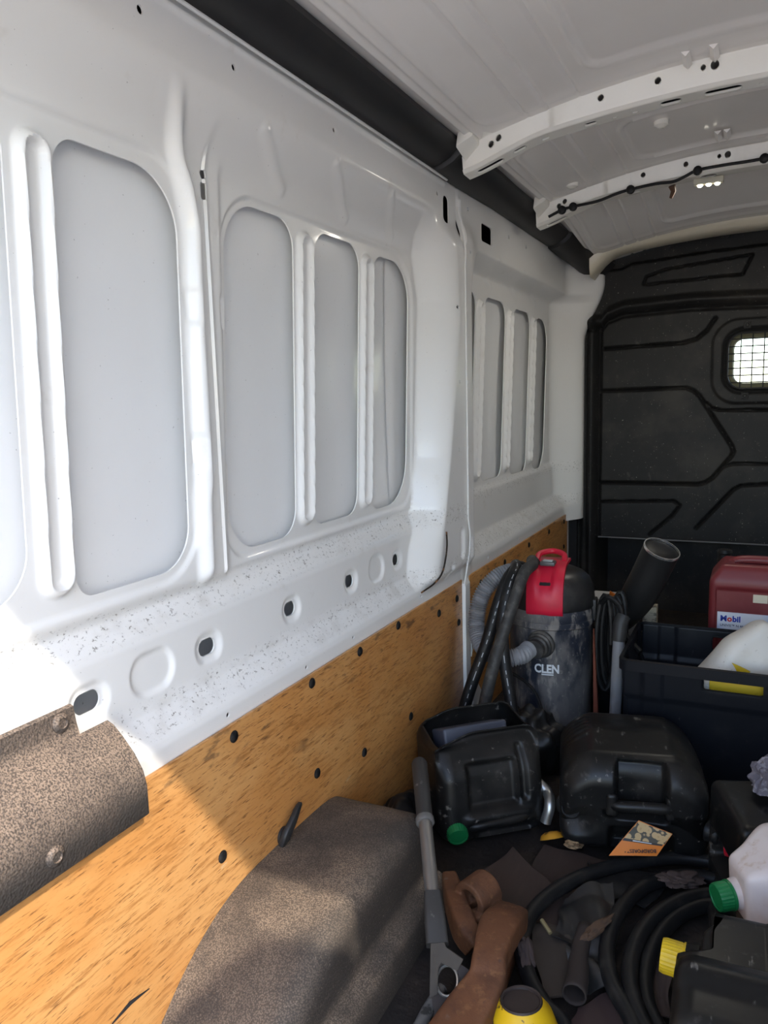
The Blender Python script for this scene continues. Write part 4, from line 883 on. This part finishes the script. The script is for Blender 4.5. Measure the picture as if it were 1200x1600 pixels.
b = MB(); b.add(Pd, keep); o = b.build('can_body', M['canblk'], j1, ang=60); o.location = (0, 0, .165); o.rotation_euler = (math.radians(-10), 0, 0)
md = o.modifiers.new('thick', 'SOLIDIFY'); md.thickness = .005; md.offset = -1
b = rb_mesh((.105, .055, .10), .008, None, 10); o = b.build('inner_box', pm('blue_grey_plastic', (.055, .062, .085), .45, layers=[dict(s=9, lo=.5, hi=.7, c=(.10, .105, .125), a=.6)]), j1); o.location = (-.005, .03, .205); o.rotation_euler = (math.radians(-22), 0, .06)
can_cap(j1, (-.118, -.118, .075), (-.12, -1, -.35), .031, .036, M['green'], lab='bright green ribbed screw cap')
b = MB(); b.lathe([(.038, -.03), (.034, .0), (.027, .01), (.026, .02)], 24, (-.118, -.112, .077), (-.12, -1, -.35)); b.build('neck', M['canblk'], j1)
b = MB(); b.tube(spline([(-.085, -.125, .075), (-.05, -.142, .082), (.06, -.142, .088), (.115, -.128, .095)], 6), .014, 10); b.build('handle', M['canblk'], j1)

# can with slot handle and red cap, at the right edge
j3 = empty('jerrycan', (.082, 2.020, 0), (0, 0, .32)); tag(j3, 'black can with deep slot and small red cap beside the large lying can', 'jerrycan')
def j3def(P):
    P = P.copy(); x, y, z = P.T.copy(); P[:, 0] += .095*sm(-.05, -.125, x)*sgm(z, -.055, .020, .010)*sgm(y, -.3, .10, .01)
    P[:, 2] -= .03*sm(-.03, -.13, x)*0; return P
b = rb_mesh((.135, .130, .145), .022, j3def, 56); o = b.build('can_body', M['canblk'], j3, ang=50); o.location = (0, 0, .147)
can_cap(j3, (-.060, .060, .130), (-1, .15, 0), .022, .05, M['redcap'], lab='small red screw cap')
b = MB(); b.lathe([(.030, 0), (.034, .006), (.034, .014), (.028, .02), (.028, .03), (.032, .036), (.026, .04)], 24, (-.100, .125, .130), (-.8, .6, 0)); b.build('ribbed_neck', M['rubber'], j3)

# white jug with green cap
wj = empty('white_jug', (.095, 1.76, .0), (0, 0, .45)); tag(wj, 'stained white plastic jug with green cap lying at the right edge', 'jug')
def wjdef(P):
    P = P.copy(); x, y, z = P.T.copy(); k = sm(-.03, -.125, x); P[:, 1] *= 1-.42*k; P[:, 2] = z*(1-.30*k)-.010*k
    P[:, 2] -= .02*sgm(x, -.03, .2, .01)*sgm(y, -.06, .06, .01)*(z > .05)*0; P[:, 1] += .016*sgm(x, -.04, .25, .01)*sgm(z, -.02, .05, .01)*(y < -.07); return P
M['jug2'] = pm('stained_white_jug', (.60, .53, .50), .4, layers=[dict(s=5, lo=.40, hi=.65, c=(.46, .34, .28), a=.8), dict(s=22, lo=.56, hi=.70, c=(.42, .28, .17), st=(1, 1, .25), a=.6), dict(s=70, lo=.70, hi=.73, c=(.05, .04, .03), a=.8)])
b = rb_mesh((.135, .095, .095), .032, wjdef, 40); o = b.build('jug_body', M['jug2'], wj, ang=60); o.location = (0.02, 0, .250); o.rotation_euler = (0, math.radians(-4), 0)
can_cap(wj, (-.128, -.0, .220), (-1, -.12, -.10), .030, .034, M['green'], lab='green ribbed screw cap')
b = MB(); b.lathe([(.036, -.02), (.032, .0), (.026, .008), (.026, .03)], 24, (-.122, .0, .221), (-1, -.12, -.10)); b.build('neck', M['jug2'], wj)
b = MB(); b.tube([(-.04, -.103, .290), (-.025, -.104, .288), (-.012, -.104, .292)], [.002, .006, .002], 6); b.build('black_smear', M['rubber'], wj)
b = MB(); b.box((-.10, -.09, .0), (.16, .09, .152)); o = b.build('wood_block', pm('dark_wood_block', (.035, .025, .018), .7), None, bevel=.004); o.location = (.12, 1.77, 0); o.rotation_euler = (0, 0, .45); tag(o, 'dark wooden block under the stained white jug', 'block')

# big can at the lower right with yellow cap
j4 = empty('jerrycan', (.115, 1.335, .055), (0, 0, .03)); tag(j4, 'scuffed black can at the lower right corner with a yellow cap on its side', 'jerrycan')
def j4def(P):
    P = P.copy(); x, y, z = P.T.copy(); up = (z > 0)
    P[:, 2] -= .055*up*sm(-.02, .02, y)*1.0*sm(-.23, -.20, x)*.55
    P[:, 2] += .012*bead(y+.055, .05)*up
    P[:, 0] += .040*sm(-.15, -.20, x)*sgm(y, .045, .185, .012)*sm(-.06, .0, z)*1.0
    P[:, 0] += .025*sm(-.15, -.20, x)*sm(.04, .10, z)*sm(.10, .16, y)
    P[:, 0] -= .014*sm(-.15, -.20, x)*sm(-.03, -.06, y)*sm(.02, -.08, z)
    P[:, 2] += .003*bead(x+.06, .006)*up; return P
b = rb_mesh((.215, .185, .142), .035, j4def, 64); o = b.build('can_body', M['canblk'], j4, ang=60); o.location = (0, 0, .144)
can_cap(j4, (-.200, .115, .170), (-1, .05, .05), .032, .046, M['yellow'], lab='yellow ribbed screw cap')
b = MB(); b.lathe([(.040, -.02), (.036, .0), (.034, .004)], 24, (-.200, .115, .170), (-1, .05, .05)); b.build('neck', M['canblk'], j4)
for yy in (-.12, .13):
    b = MB(); b.box((-.16, yy-.03, 0), (.2, yy+.03, .054)); o = b.build('wood_batten', pm('batten_wood', (.05, .034, .022), .7), None, bevel=.003); o.location = (.115, 1.335, 0); tag(o, 'dark batten under the scuffed can, nearer the %s' % ('rear doors' if yy < 0 else 'stained white jug'), 'batten', 'battens under the scuffed can')

# ---------------- hose coil on the floor
hose('hose_coil', [(-.02, 2.10, .045), (-0.046, 2.113, 0.045), (-0.157, 2.094, 0.045), (-0.279, 2.008, 0.050), (-0.388, 1.876, 0.055), (-0.447, 1.735, 0.060), (-0.455, 1.606, 0.060), (-0.414, 1.501, 0.055), (-0.360, 1.432, 0.050), (-0.304, 1.389, 0.040), (-.25, 1.22, .03), (-.16, 1.10, .03)], .0185, 'outermost black loop of the rubber hose coil on the floor', 'loops of the hose coil', False, 14)
hose('hose_coil', [(-.045, 2.02, .045), (-0.066, 2.034, 0.045), (-0.149, 2.007, 0.045), (-0.226, 1.919, 0.050), (-0.266, 1.779, 0.055), (-0.269, 1.641, 0.055), (-0.239, 1.544, 0.050), (-0.186, 1.467, 0.040), (-.15, 1.36, .03), (-.13, 1.26, .028)], .0185, 'second black loop of the rubber hose coil on the floor', 'loops of the hose coil', False, 14)
hose('hose_coil', [(-.04, 1.90, .045), (-0.062, 1.961, 0.045), (-0.136, 1.896, 0.050), (-0.194, 1.788, 0.050), (-0.216, 1.660, 0.050), (-0.201, 1.541, 0.050), (-0.160, 1.461, 0.040), (-.125, 1.42, .03)], .0185, 'third black loop of the rubber hose coil, beside the innermost', 'loops of the hose coil', False, 14)
hose('hose_coil', [(-.045, 1.83, .035), (-0.064, 1.929, 0.035), (-0.128, 1.870, 0.035), (-0.170, 1.766, 0.035), (-0.184, 1.649, 0.033), (-0.171, 1.547, 0.033), (-0.138, 1.486, 0.025)], .0185, 'innermost black loop of the rubber hose coil, nearest the scuffed can', 'loops of the hose coil', False, 14)

# ---------------- rusty hitch: one casting
M['rust'] = pm('rusty_iron', (.135, .055, .024), .72, metal=.15, layers=[dict(s=9, lo=.4, hi=.65, c=(.070, .030, .016), a=.8), dict(s=38, lo=.55, hi=.7, c=(.22, .105, .045), a=.6), dict(s=90, lo=.62, hi=.72, c=(.07, .04, .03), a=.7), dict(s=16, lo=.66, hi=.78, c=(.20, .17, .14), a=.5, r=.5)], bump=[('noise', 60, .4, .004), ('noise', 200, .25, .002)])
def fat(b, pts, w_, t_, up=(0, 0, 1)):
    """bar of rounded rectangular section along pts"""
    P = [Vector(p) for p in spline(pts, 6)]; R_ = []; N = len(P)
    for i, p in enumerate(P):
        t = (P[min(i+1, N-1)]-P[max(i-1, 0)]).normalized(); s = t.cross(Vector(up)).normalized(); u = s.cross(t)
        ww = w_ if not hasattr(w_, '__len__') else float(np.interp(i/(N-1), np.linspace(0, 1, len(w_)), w_)); tt = t_ if not hasattr(t_, '__len__') else float(np.interp(i/(N-1), np.linspace(0, 1, len(t_)), t_))
        R_.append([p+s*ww*math.copysign(abs(math.cos(a))**.38, math.cos(a))+u*tt*math.copysign(abs(math.sin(a))**.38, math.sin(a)) for a in np.linspace(0, 2*PI, 16, endpoint=False)])
    b.rings(R_)
b = MB()
fat(b, [(-0.480, 1.608, 0.100), (-0.484, 1.522, 0.120), (-0.474, 1.427, 0.120), (-0.467, 1.381, 0.100), (-0.481, 1.319, 0.080), (-0.503, 1.218, 0.060)], [.040, .045, .036, .040, .048, .05], [.03, .032, .03, .03, .03, .03])
fat(b, [(-0.494, 1.657, 0.050), (-0.487, 1.555, 0.040), (-0.477, 1.452, 0.040), (-0.465, 1.332, 0.035)], [.03, .03, .025, .03], .03)
fat(b, [(-0.662, 1.675, 0.105), (-0.616, 1.599, 0.100), (-0.573, 1.541, 0.085), (-0.541, 1.521, 0.060)], [.019, .026, .027, .018], [.026, .032, .034, .03])
fat(b, [(-0.585, 1.557, 0.090), (-0.555, 1.575, 0.090), (-0.532, 1.602, 0.100)], .02, .022)
# eye of the hitch: wide band bent round
ec = Vector((-0.574, 1.599, 0.125)); ez = Vector((.38, .92, .05)).normalized(); eu = Vector((-.1, -.1, 1)); eu = (eu-ez*eu.dot(ez)).normalized(); ex = eu.cross(ez).normalized()
R_ = []
for a in np.linspace(math.radians(-60), math.radians(215), 30):
    d_ = (ex*math.cos(a)+eu*math.sin(a)); c_ = ec+ez*.022+d_*.036
    R_.append([c_+d_*(.0095*cc)+ez*(.036*ss) for cc, ss in ((1, -.9), (1, .9), (.8, 1), (-.8, 1), (-1, .9), (-1, -.9), (-.8, -1), (.8, -1))])
b.rings(R_)
fat(b, [ec+ez*.03+ex*.028-eu*.012, ec+ez*.034+ex*.022-eu*.045, Vector((-0.491, 1.610, 0.095))], .030, .016, ez)
ht = b.build('tow_hitch', M['rust'], None, ang=60)
md = ht.modifiers.new('fuse', 'REMESH'); md.mode = 'VOXEL'; md.voxel_size = .0028; md.use_smooth_shade = True
md = ht.modifiers.new('soft', 'SMOOTH'); md.factor = .5; md.iterations = 2
tag(ht, 'rust-brown cast iron tow hitch with a bent eye lying on the floor', 'tow hitch')

# ---------------- grey tool leaning on the wall
tl_ = empty('scraper_tool', (-0.565, 1.374, 0.040)); tag(tl_, 'long-handled grey scraper with a triangular plate, lying beside the wheel arch', 'scraper'); tll = -Vector(tl_.location)
A_ = Vector((-.800, 1.818, .328)); B_ = Vector((-.620, 1.466, .2025))
M['greymetal'] = pm('warm_grey_metal', (.058, .050, .043), .7, spec=.12, layers=[dict(s=20, lo=.5, hi=.75, c=(.045, .038, .033), a=.6)])
M['darkgrip'] = pm('dark_grip', (.030, .028, .027), .55, layers=[dict(s=30, lo=.62, hi=.72, c=(.22, .2, .18), a=.5)])
C_ = A_.lerp(B_, .50)
b = MB(); b.tube([A_, A_.lerp(C_, .04), A_.lerp(C_, .5), C_], [.018, .022, .021, .020], 14); b.build('grip', M['darkgrip'], tl_).location = tll
b = MB(); b.tube([C_.lerp(A_, .06), C_, C_.lerp(B_, .02)], [.023, .024, .021], 14); b.build('collar', pm('collar_grey', (.10, .095, .09), .4), tl_).location = tll
b = MB(); b.tube([C_, B_], .0165, 16); b.build('shaft', pm('steel_shaft', (.22, .205, .19), .38, metal=.6), tl_).location = tll
D_ = Vector((-.578, 1.388, .150))
b = MB(); fat(b, [B_.lerp(C_, .03), B_.lerp(D_, .5), D_], [.019, .023, .024], [.019, .020, .014]); b.build('socket', M['darkgrip'], tl_, ang=50).location = tll
fk = [(-0.594, 1.389, 0.155), (-0.567, 1.401, 0.155), (-0.562, 1.397, 0.147), (-0.524, 1.399, 0.129), (-0.532, 1.383, 0.110), (-0.555, 1.379, 0.119), (-0.565, 1.377, 0.123), (-0.569, 1.370, 0.116), (-0.563, 1.348, 0.073), (-0.577, 1.337, 0.066)]
pl = [(-0.583, 1.379, 0.120), (-0.556, 1.392, 0.120), (-0.527, 1.399, 0.112), (-0.499, 1.401, 0.098), (-0.513, 1.382, 0.074), (-0.564, 1.328, 0.020), (-0.575, 1.345, 0.059)]
pn = (Vector(pl[3])-Vector(pl[0])).cross(Vector(pl[5])-Vector(pl[0])).normalized(); pn = pn if pn.z > 0 else -pn
b = MB(); b.prism([Vector(p)+pn*.002 for p in fk], pn*.012); o = b.build('fork', M['greymetal'], tl_, smooth=False, bevel=.002); o.location = tll
hc = Vector((-0.551, 1.373, 0.087)); rad = .026; M_ = 28
pu = (Vector(pl[2])-Vector(pl[0])); pu = (pu-pn*pu.dot(pn)).normalized(); pv = pn.cross(pu)
hole = [hc+pu*rad*.85*math.cos(2*PI*k/M_)+pv*rad*1.1*math.sin(2*PI*k/M_) for k in range(M_)]
def to_edge(d):     # from the hole outward to the outline
    best = None
    for i in range(len(pl)):
        p, q = Vector(pl[i])-hc, Vector(pl[(i+1) % len(pl)])-hc
        px2, py2, qx, qy = p.dot(pu), p.dot(pv), q.dot(pu), q.dot(pv); dx2, dy2 = d
        den = dx2*(qy-py2)-dy2*(qx-px2)
        if abs(den) < 1e-9: continue
        t = (px2*(qy-py2)-py2*(qx-px2))/den; u_ = (px2*dy2-py2*dx2)/den
        if t > 0 and -.001 <= u_ <= 1.001 and (best is None or t < best): best = t
    return best or rad*1.3
angs = sorted([2*PI*k/M_ for k in range(M_)]+[math.atan2((Vector(p)-hc).dot(pv), (Vector(p)-hc).dot(pu)) % (2*PI) for p in pl])
R_ = []
for a in angs+[angs[0]]:
    d = (math.cos(a), math.sin(a)); ri_ = hc+pu*rad*.85*d[0]+pv*rad*1.1*d[1]; t = max(to_edge(d), rad*1.12); ro_ = hc+pu*t*d[0]+pv*t*d[1]
    R_.append([ri_, ro_, ro_-pn*.006, ri_-pn*.006])
b = MB(); b.rings(R_, True, (False, False)); o = b.build('blade', pm('blade_metal', (.05, .041, .038), .65, spec=.15), tl_, ang=30); o.location = tll
b = MB(); R_ = []
for k in range(M_+1):
    a = 2*PI*k/M_; c_ = hc+pu*rad*.85*math.cos(a)+pv*rad*1.1*math.sin(a); d_ = (pu*math.cos(a)+pv*math.sin(a)); R_.append([c_+d_*.0035*math.cos(q)+pn*.0045*math.sin(q) for q in np.linspace(0, 2*PI, 8, endpoint=False)])
b.rings(R_, True, (False, False)); b.build('hole_rim', M['steel'], tl_).location = tll
b = MB(); b.tube([(-0.575, 1.399, 0.040), (-0.581, 1.335, 0.035), (-0.582, 1.260, 0.030)], .014, 12); o = b.build('steel_rod', pm('flaking_rod', (.12, .115, .11), .55, layers=[dict(s=45, lo=.5, hi=.58, c=(.02, .02, .02), a=.9)])); tag(o, 'short flaking grey rod under the scraper blade', 'rod')

# ---------------- yellow tin at the bottom edge
yt = empty('yellow_tin', (-.378, 1.352, .0)); tag(yt, 'chipped yellow tin with perforated dark inset, half under the outer hose loop', 'tin')
b = MB(); b.lathe([(0, 0), (.070, 0), (.072, .01), (.071, .05), (.060, .085), (.043, .108), (.041, .110)], 28, (0, 0, .0), (-.08, .05, 1), caps=(True, False)); b.build('tin_body', pm('chipped_yellow', (.62, .38, .008), .45, layers=[dict(s=34, lo=.60, hi=.64, c=(.03, .022, .015), a=.95, d=6)]), yt, ang=40)
b = MB(); b.lathe([(.043, .107), (.041, .113), (.037, .111), (.034, .094), (0, .090)], 28, (0, 0, 0), (-.08, .05, 1)); tc_ = b.build('inset', pm('tin_inset', (.032, .022, .019), .55), yt)
for k in range(9):
    b = MB(); b.lathe([(.0028, .0915), (.0028, .0945), (0, .0945)], 8, ((-.012+.012*(k % 3)), (-.012+.012*(k//3)), 0), (.0, .0, 1)); b.build('perforation', M['dark'], tc_)
b = MB(); b.lathe([(.0, -.03), (.016, -.03), (.018, -.01), (.015, 0), (.017, .004), (.017, .03), (0, .032)], 18, (-.455, 1.41, .025), (.9, -.3, .1)); o = b.build('dark_bottle', pm('dark_blue_plastic', (.02, .025, .04), .25)); tag(o, 'small dark bottle top lying between hitch and yellow tin', 'bottle')

# ---------------- silver pipe bend
hose('metal_pipe', [(-0.599, 2.191, 0.160), (-0.565, 2.166, 0.150), (-0.532, 2.153, 0.130), (-0.516, 2.119, 0.110), (-0.526, 2.106, 0.060)], .016, 'bent silver pipe end between the two black cans', None, False, 14, 'pipe', M['steel'])
# packet with print
pk = empty('seed_packet', (-.27, 1.985, .055)); tag(pk, 'orange paper packet with a photo of stacked logs leaning on the large can', 'packet')
c0, c1, c2, c3 = [Vector(p) for p in ((-0.318, 1.950, 0.096), (-0.200, 1.965, 0.116), (-0.167, 2.015, 0.157), (-0.252, 2.010, 0.179))]
n_ = (c1-c0).cross(c3-c0).normalized()
def quad(nm, u0, u1, v0, v1, mat, lift, th=.0012):
    P = lambda u, v: (c0*(1-u)+c1*u)*(1-v)+(c3*(1-u)+c2*u)*v
    b = MB(); N = 6; R_ = []
    for j in range(N+1):
        v = v0+(v1-v0)*j/N; row = []
        for i in range(N+1): u = u0+(u1-u0)*i/N; row.append(P(u, v)+n_*(lift+.003*math.sin(u*5+v*3)))
        R_.append(row+[q-n_*th for q in row[::-1]])
    b.rings(R_); o = b.build(nm, mat, pk); o.location = -Vector(pk.location); return o
quad('paper', 0, 1, 0, 1, pm('packet_orange', (.52, .15, .012), .5), 0)
quad('log_photo', .02, .99, .50, .98, pm('log_photo_print', (.05, .045, .03), .5, layers=[dict(k='vor', s=70, lo=.66, hi=.58, c=(.40, .28, .13)), dict(k='vor', s=70, lo=.25, hi=.12, c=(.30, .19, .08), a=.6)]), .0012)
quad('dark_band', .02, .96, .43, .50, pm('packet_dark', (.02, .018, .015), .5), .0013)
t = text_mesh('lettering', 'BORDFORESTA', .0120, pm('packet_ink', (.03, .015, .01), .5), pk, .0003)
ux = (c0-c1).normalized(); uy = -(c3-c0+c2-c1).normalized(); frame_at(t, (c0*.10+c1*.90)*.74+(c3*.10+c2*.90)*.26+n_*.0045-Vector(pk.location), ux, uy)
quad('fine_print', .25, .70, .455, .475, M['print'], .0018)

# ---------------- rags, cardboard, chips on the floor
M['card'] = pm('dirty_cardboard', (.040, .026, .021), .8, layers=[dict(s=70, lo=.5, hi=.65, c=(.05, .032, .025), st=(1, .08, 1), a=.6), dict(s=9, lo=.5, hi=.7, c=(.03, .024, .02), a=.7)])
M['rag'] = pm('black_film', (.016, .015, .0145), .5, layers=[dict(s=12, lo=.5, hi=.7, c=(.038, .03, .026), a=.7), dict(s=50, lo=.66, hi=.74, c=(.11, .09, .075), a=.4)])
M['brownrag'] = pm('brown_rag', (.055, .038, .034), .85, layers=[dict(s=20, lo=.5, hi=.7, c=(.04, .028, .024), a=.7)])
def flap(name, lab, cat, pts, mat, seed, amp=.012, th=.003, n=16, kind=None, z=None, group=None):
    """a bent sheet through four corner points (ccw)"""
    rs = np.random.default_rng(seed); c = [np.array(p, float) for p in pts]
    kx, ky, ph = rs.uniform(.5, 4.5, 5), rs.uniform(.5, 4.5, 5), rs.uniform(0, 6, 5); R_ = []
    for j in range(n+1):
        v = j/n; row = []
        for i in range(n+1):
            u = i/n; e = .05*math.sin(7*v+ph[0])*(1 if 0 < i < n else 1)
            p = (c[0]*(1-u)+c[1]*u)*(1-v)+(c[3]*(1-u)+c[2]*u)*v
            h_ = sum(abs(math.sin(kx[q]*u+ky[q]*v+ph[q])) for q in range(5))/5
            p = p+np.array([.008*math.sin(9*v+ph[1])*(u-.5), .008*math.sin(9*u+ph[2])*(v-.5), amp*(h_-.45)])
            p[2] = max(p[2], .006); row.append(p)
        R_.append(row+[q-np.array([0, 0, th]) for q in row[::-1]])
    b = MB(); b.rings(R_); o = b.build(name, mat, None, ang=40); tag(o, lab, cat, group); return o
flap('cardboard_sheet', 'brown corrugated cardboard sheet between hitch and cut-open can', 'cardboard', [(-0.663, 1.722, 0.030), (-0.499, 1.672, 0.030), (-0.409, 1.824, 0.035), (-0.583, 1.956, 0.050)], M['card'], 1, .012)
flap('cardboard_sheet', 'torn cardboard sheet under the outer hose loop', 'cardboard', [(-0.521, 1.693, 0.018), (-0.384, 1.715, 0.018), (-0.336, 2.047, 0.020), (-0.513, 2.039, 0.030)], M['card'], 2, .012)
flap('cardboard_sheet', 'smooth dark cardboard flap inside the outer hose loop near the yellow tin', 'cardboard', [(-0.373, 1.484, 0.020), (-0.294, 1.529, 0.020), (-0.369, 1.716, 0.030), (-0.467, 1.699, 0.030)], pm('dark_board', (.045, .034, .027), .7), 3, .006)
flap('cardboard_sheet', 'reddish-brown board at the lower edge between hose loops', 'cardboard', [(-0.307, 1.378, 0.012), (-0.169, 1.439, 0.012), (-0.242, 1.580, 0.014), (-0.306, 1.492, 0.014)], pm('red_board', (.050, .029, .026), .7, layers=[dict(s=40, lo=.5, hi=.7, c=(.05, .03, .025), st=(1, .1, 1))]), 4, .004)
flap('plastic_film', 'black folded plastic film in the middle of the hose coil', 'film', [(-0.394, 1.657, 0.030), (-0.270, 1.664, 0.030), (-0.289, 1.862, 0.070), (-0.404, 1.802, 0.050)], M['rag'], 5, .06, n=26)
flap('plastic_film', 'crumpled black film under the second hose loop', 'film', [(-0.339, 1.878, 0.020), (-0.212, 1.877, 0.020), (-0.152, 2.039, 0.025), (-0.378, 1.996, 0.030)], M['rag'], 6, .04, n=26)
flap('plastic_film', 'torn black film between outer and second hose loops near the bottom', 'film', [(-0.331, 1.543, 0.020), (-0.237, 1.554, 0.020), (-0.275, 1.694, 0.040), (-0.356, 1.621, 0.050)], M['rag'], 7, .055, n=26)
flap('plastic_film', 'thin brown film between innermost hose loop and yellow cap', 'film', [(-0.168, 1.524, 0.015), (-0.125, 1.537, 0.020), (-0.136, 1.714, 0.020), (-0.184, 1.711, 0.015)], M['brownrag'], 8, .03, n=20)
b = MB(); P = spline([(-0.309, 1.484, 0.050), (-0.313, 1.542, 0.050), (-0.325, 1.612, 0.050), (-0.326, 1.691, 0.060)], 5); b.tube(P, [.026-.008*i/len(P) for i in range(len(P))], 14, (False, False)); o = b.build('film_roll', pm('dark_roll', (.028, .020, .017), .8)); md = o.modifiers.new('t', 'SOLIDIFY'); md.thickness = .003; tag(o, 'hollow rolled cardboard tube end inside the hose coil', 'tube')
crumple('rag', 'knotted brown rag lying on the second hose loop', 'rag', (-0.142, 1.957, 0.070), (.045, .022, .012), M['brownrag'], 12, 2.2, (.2, .1, .5))
crumple('rag', 'twisted brown strip hanging on the outer hose loop beside the hitch', 'rag', (-0.425, 1.533, 0.075), (.014, .040, .008), M['brownrag'], 14, 2.0, (.3, .2, .5))
crumple('wood_chip', 'long rotten wood chip beside the second hose loop', 'wood chip', (-0.299, 1.680, 0.075), (.012, .050, .007), pm('rotten_wood', (.075, .042, .024), .8, layers=[dict(s=40, lo=.5, hi=.65, c=(.05, .03, .02))]), 15, 1.6, (.1, .1, -.45))
crumple('wood_chip', 'small pale chip right of the orange peel', 'wood chip', (-0.430, 2.042, 0.050), (.020, .015, .010), pm('pale_chip', (.26, .17, .09), .8, layers=[dict(s=60, lo=.5, hi=.6, c=(.1, .06, .03))]), 16, .9)
b = MB(); b.lathe([(.0, .020), (.018, .018), (.031, .011), (.036, .0), (.033, 0), (.026, .007), (.0, .014)], 20, (-0.499, 2.080, 0.030), (-.3, .35, .8)); o = b.build('orange_peel', pm('orange_yellow', (.52, .24, .02), .5, layers=[dict(s=20, lo=.62, hi=.68, c=(.06, .035, .01), a=.8)])); tag(o, 'curved orange shell piece between the two black cans', 'shell')
b = MB(); b.tube([(-0.205, 2.078, 0.050), (-0.124, 2.152, 0.060)], .0045, 6); o = b.build('wooden_stick', pm('pale_stick', (.22, .17, .08), .7)); tag(o, 'thin pale stick right of the orange packet', 'stick')
b = MB(); b.tube([(-0.428, 1.678, 0.060), (-0.400, 1.653, 0.050)], .005, 6); o = b.build('wooden_stick', pm('pale_stick', (.22, .17, .08), .7)); tag(o, 'short tan stick beneath the outer hose loop', 'stick')
crumple('bark_piece', 'purplish frosted bark lump at the right edge above the slotted can', 'bark', (.062, 2.06, .335), (.040, .04, .045), pm('frosted_bark', (.10, .09, .11), .8, layers=[dict(s=60, lo=.5, hi=.65, c=(.30, .28, .30), a=.7)]), 18, .8)
crumple('rubber_mat_scrap', 'black rubber scrap wedged behind the wheel arch cover', 'scrap', (-.925, 1.96, .06), (.055, .11, .06), M['sack'], 21, .5)

# ---------------- black hook on the plywood, slits
hk = empty('wall_hook', (-.996, 1.44, .27)); tag(hk, 'black folding hook screwed to the plywood above the wheel arch', 'hook')
b = MB(); b.lathe([(.022, 0), (.022, .006), (.017, .010), (.017, .014), (.008, .018), (0, .018)], 18, (0, 0, .005), (1, 0, 0)); b.build('base_plate', M['railblk'], hk)
b = MB(); fat(b, [(.012, -.02, -.005), (.022, -.015, .02), (.026, .010, .045), (.024, .035, .062), (.022, .050, .066)], [.010, .013, .011, .008, .005], [.007, .008, .007, .006, .005], (1, 0, 0)); b.build('hook_arm', M['railblk'], hk, ang=60)
b = MB(); b.tube([(.002, .886, .0), (.002, .93, .006), (.002, .979, -.002)], [.0015, .004, .001], 6); o = b.build('plywood_split', M['dark']); o.location = (-.997, 0, .221); tag(o, 'dark split in the sunlit plywood at the lower left', 'split')
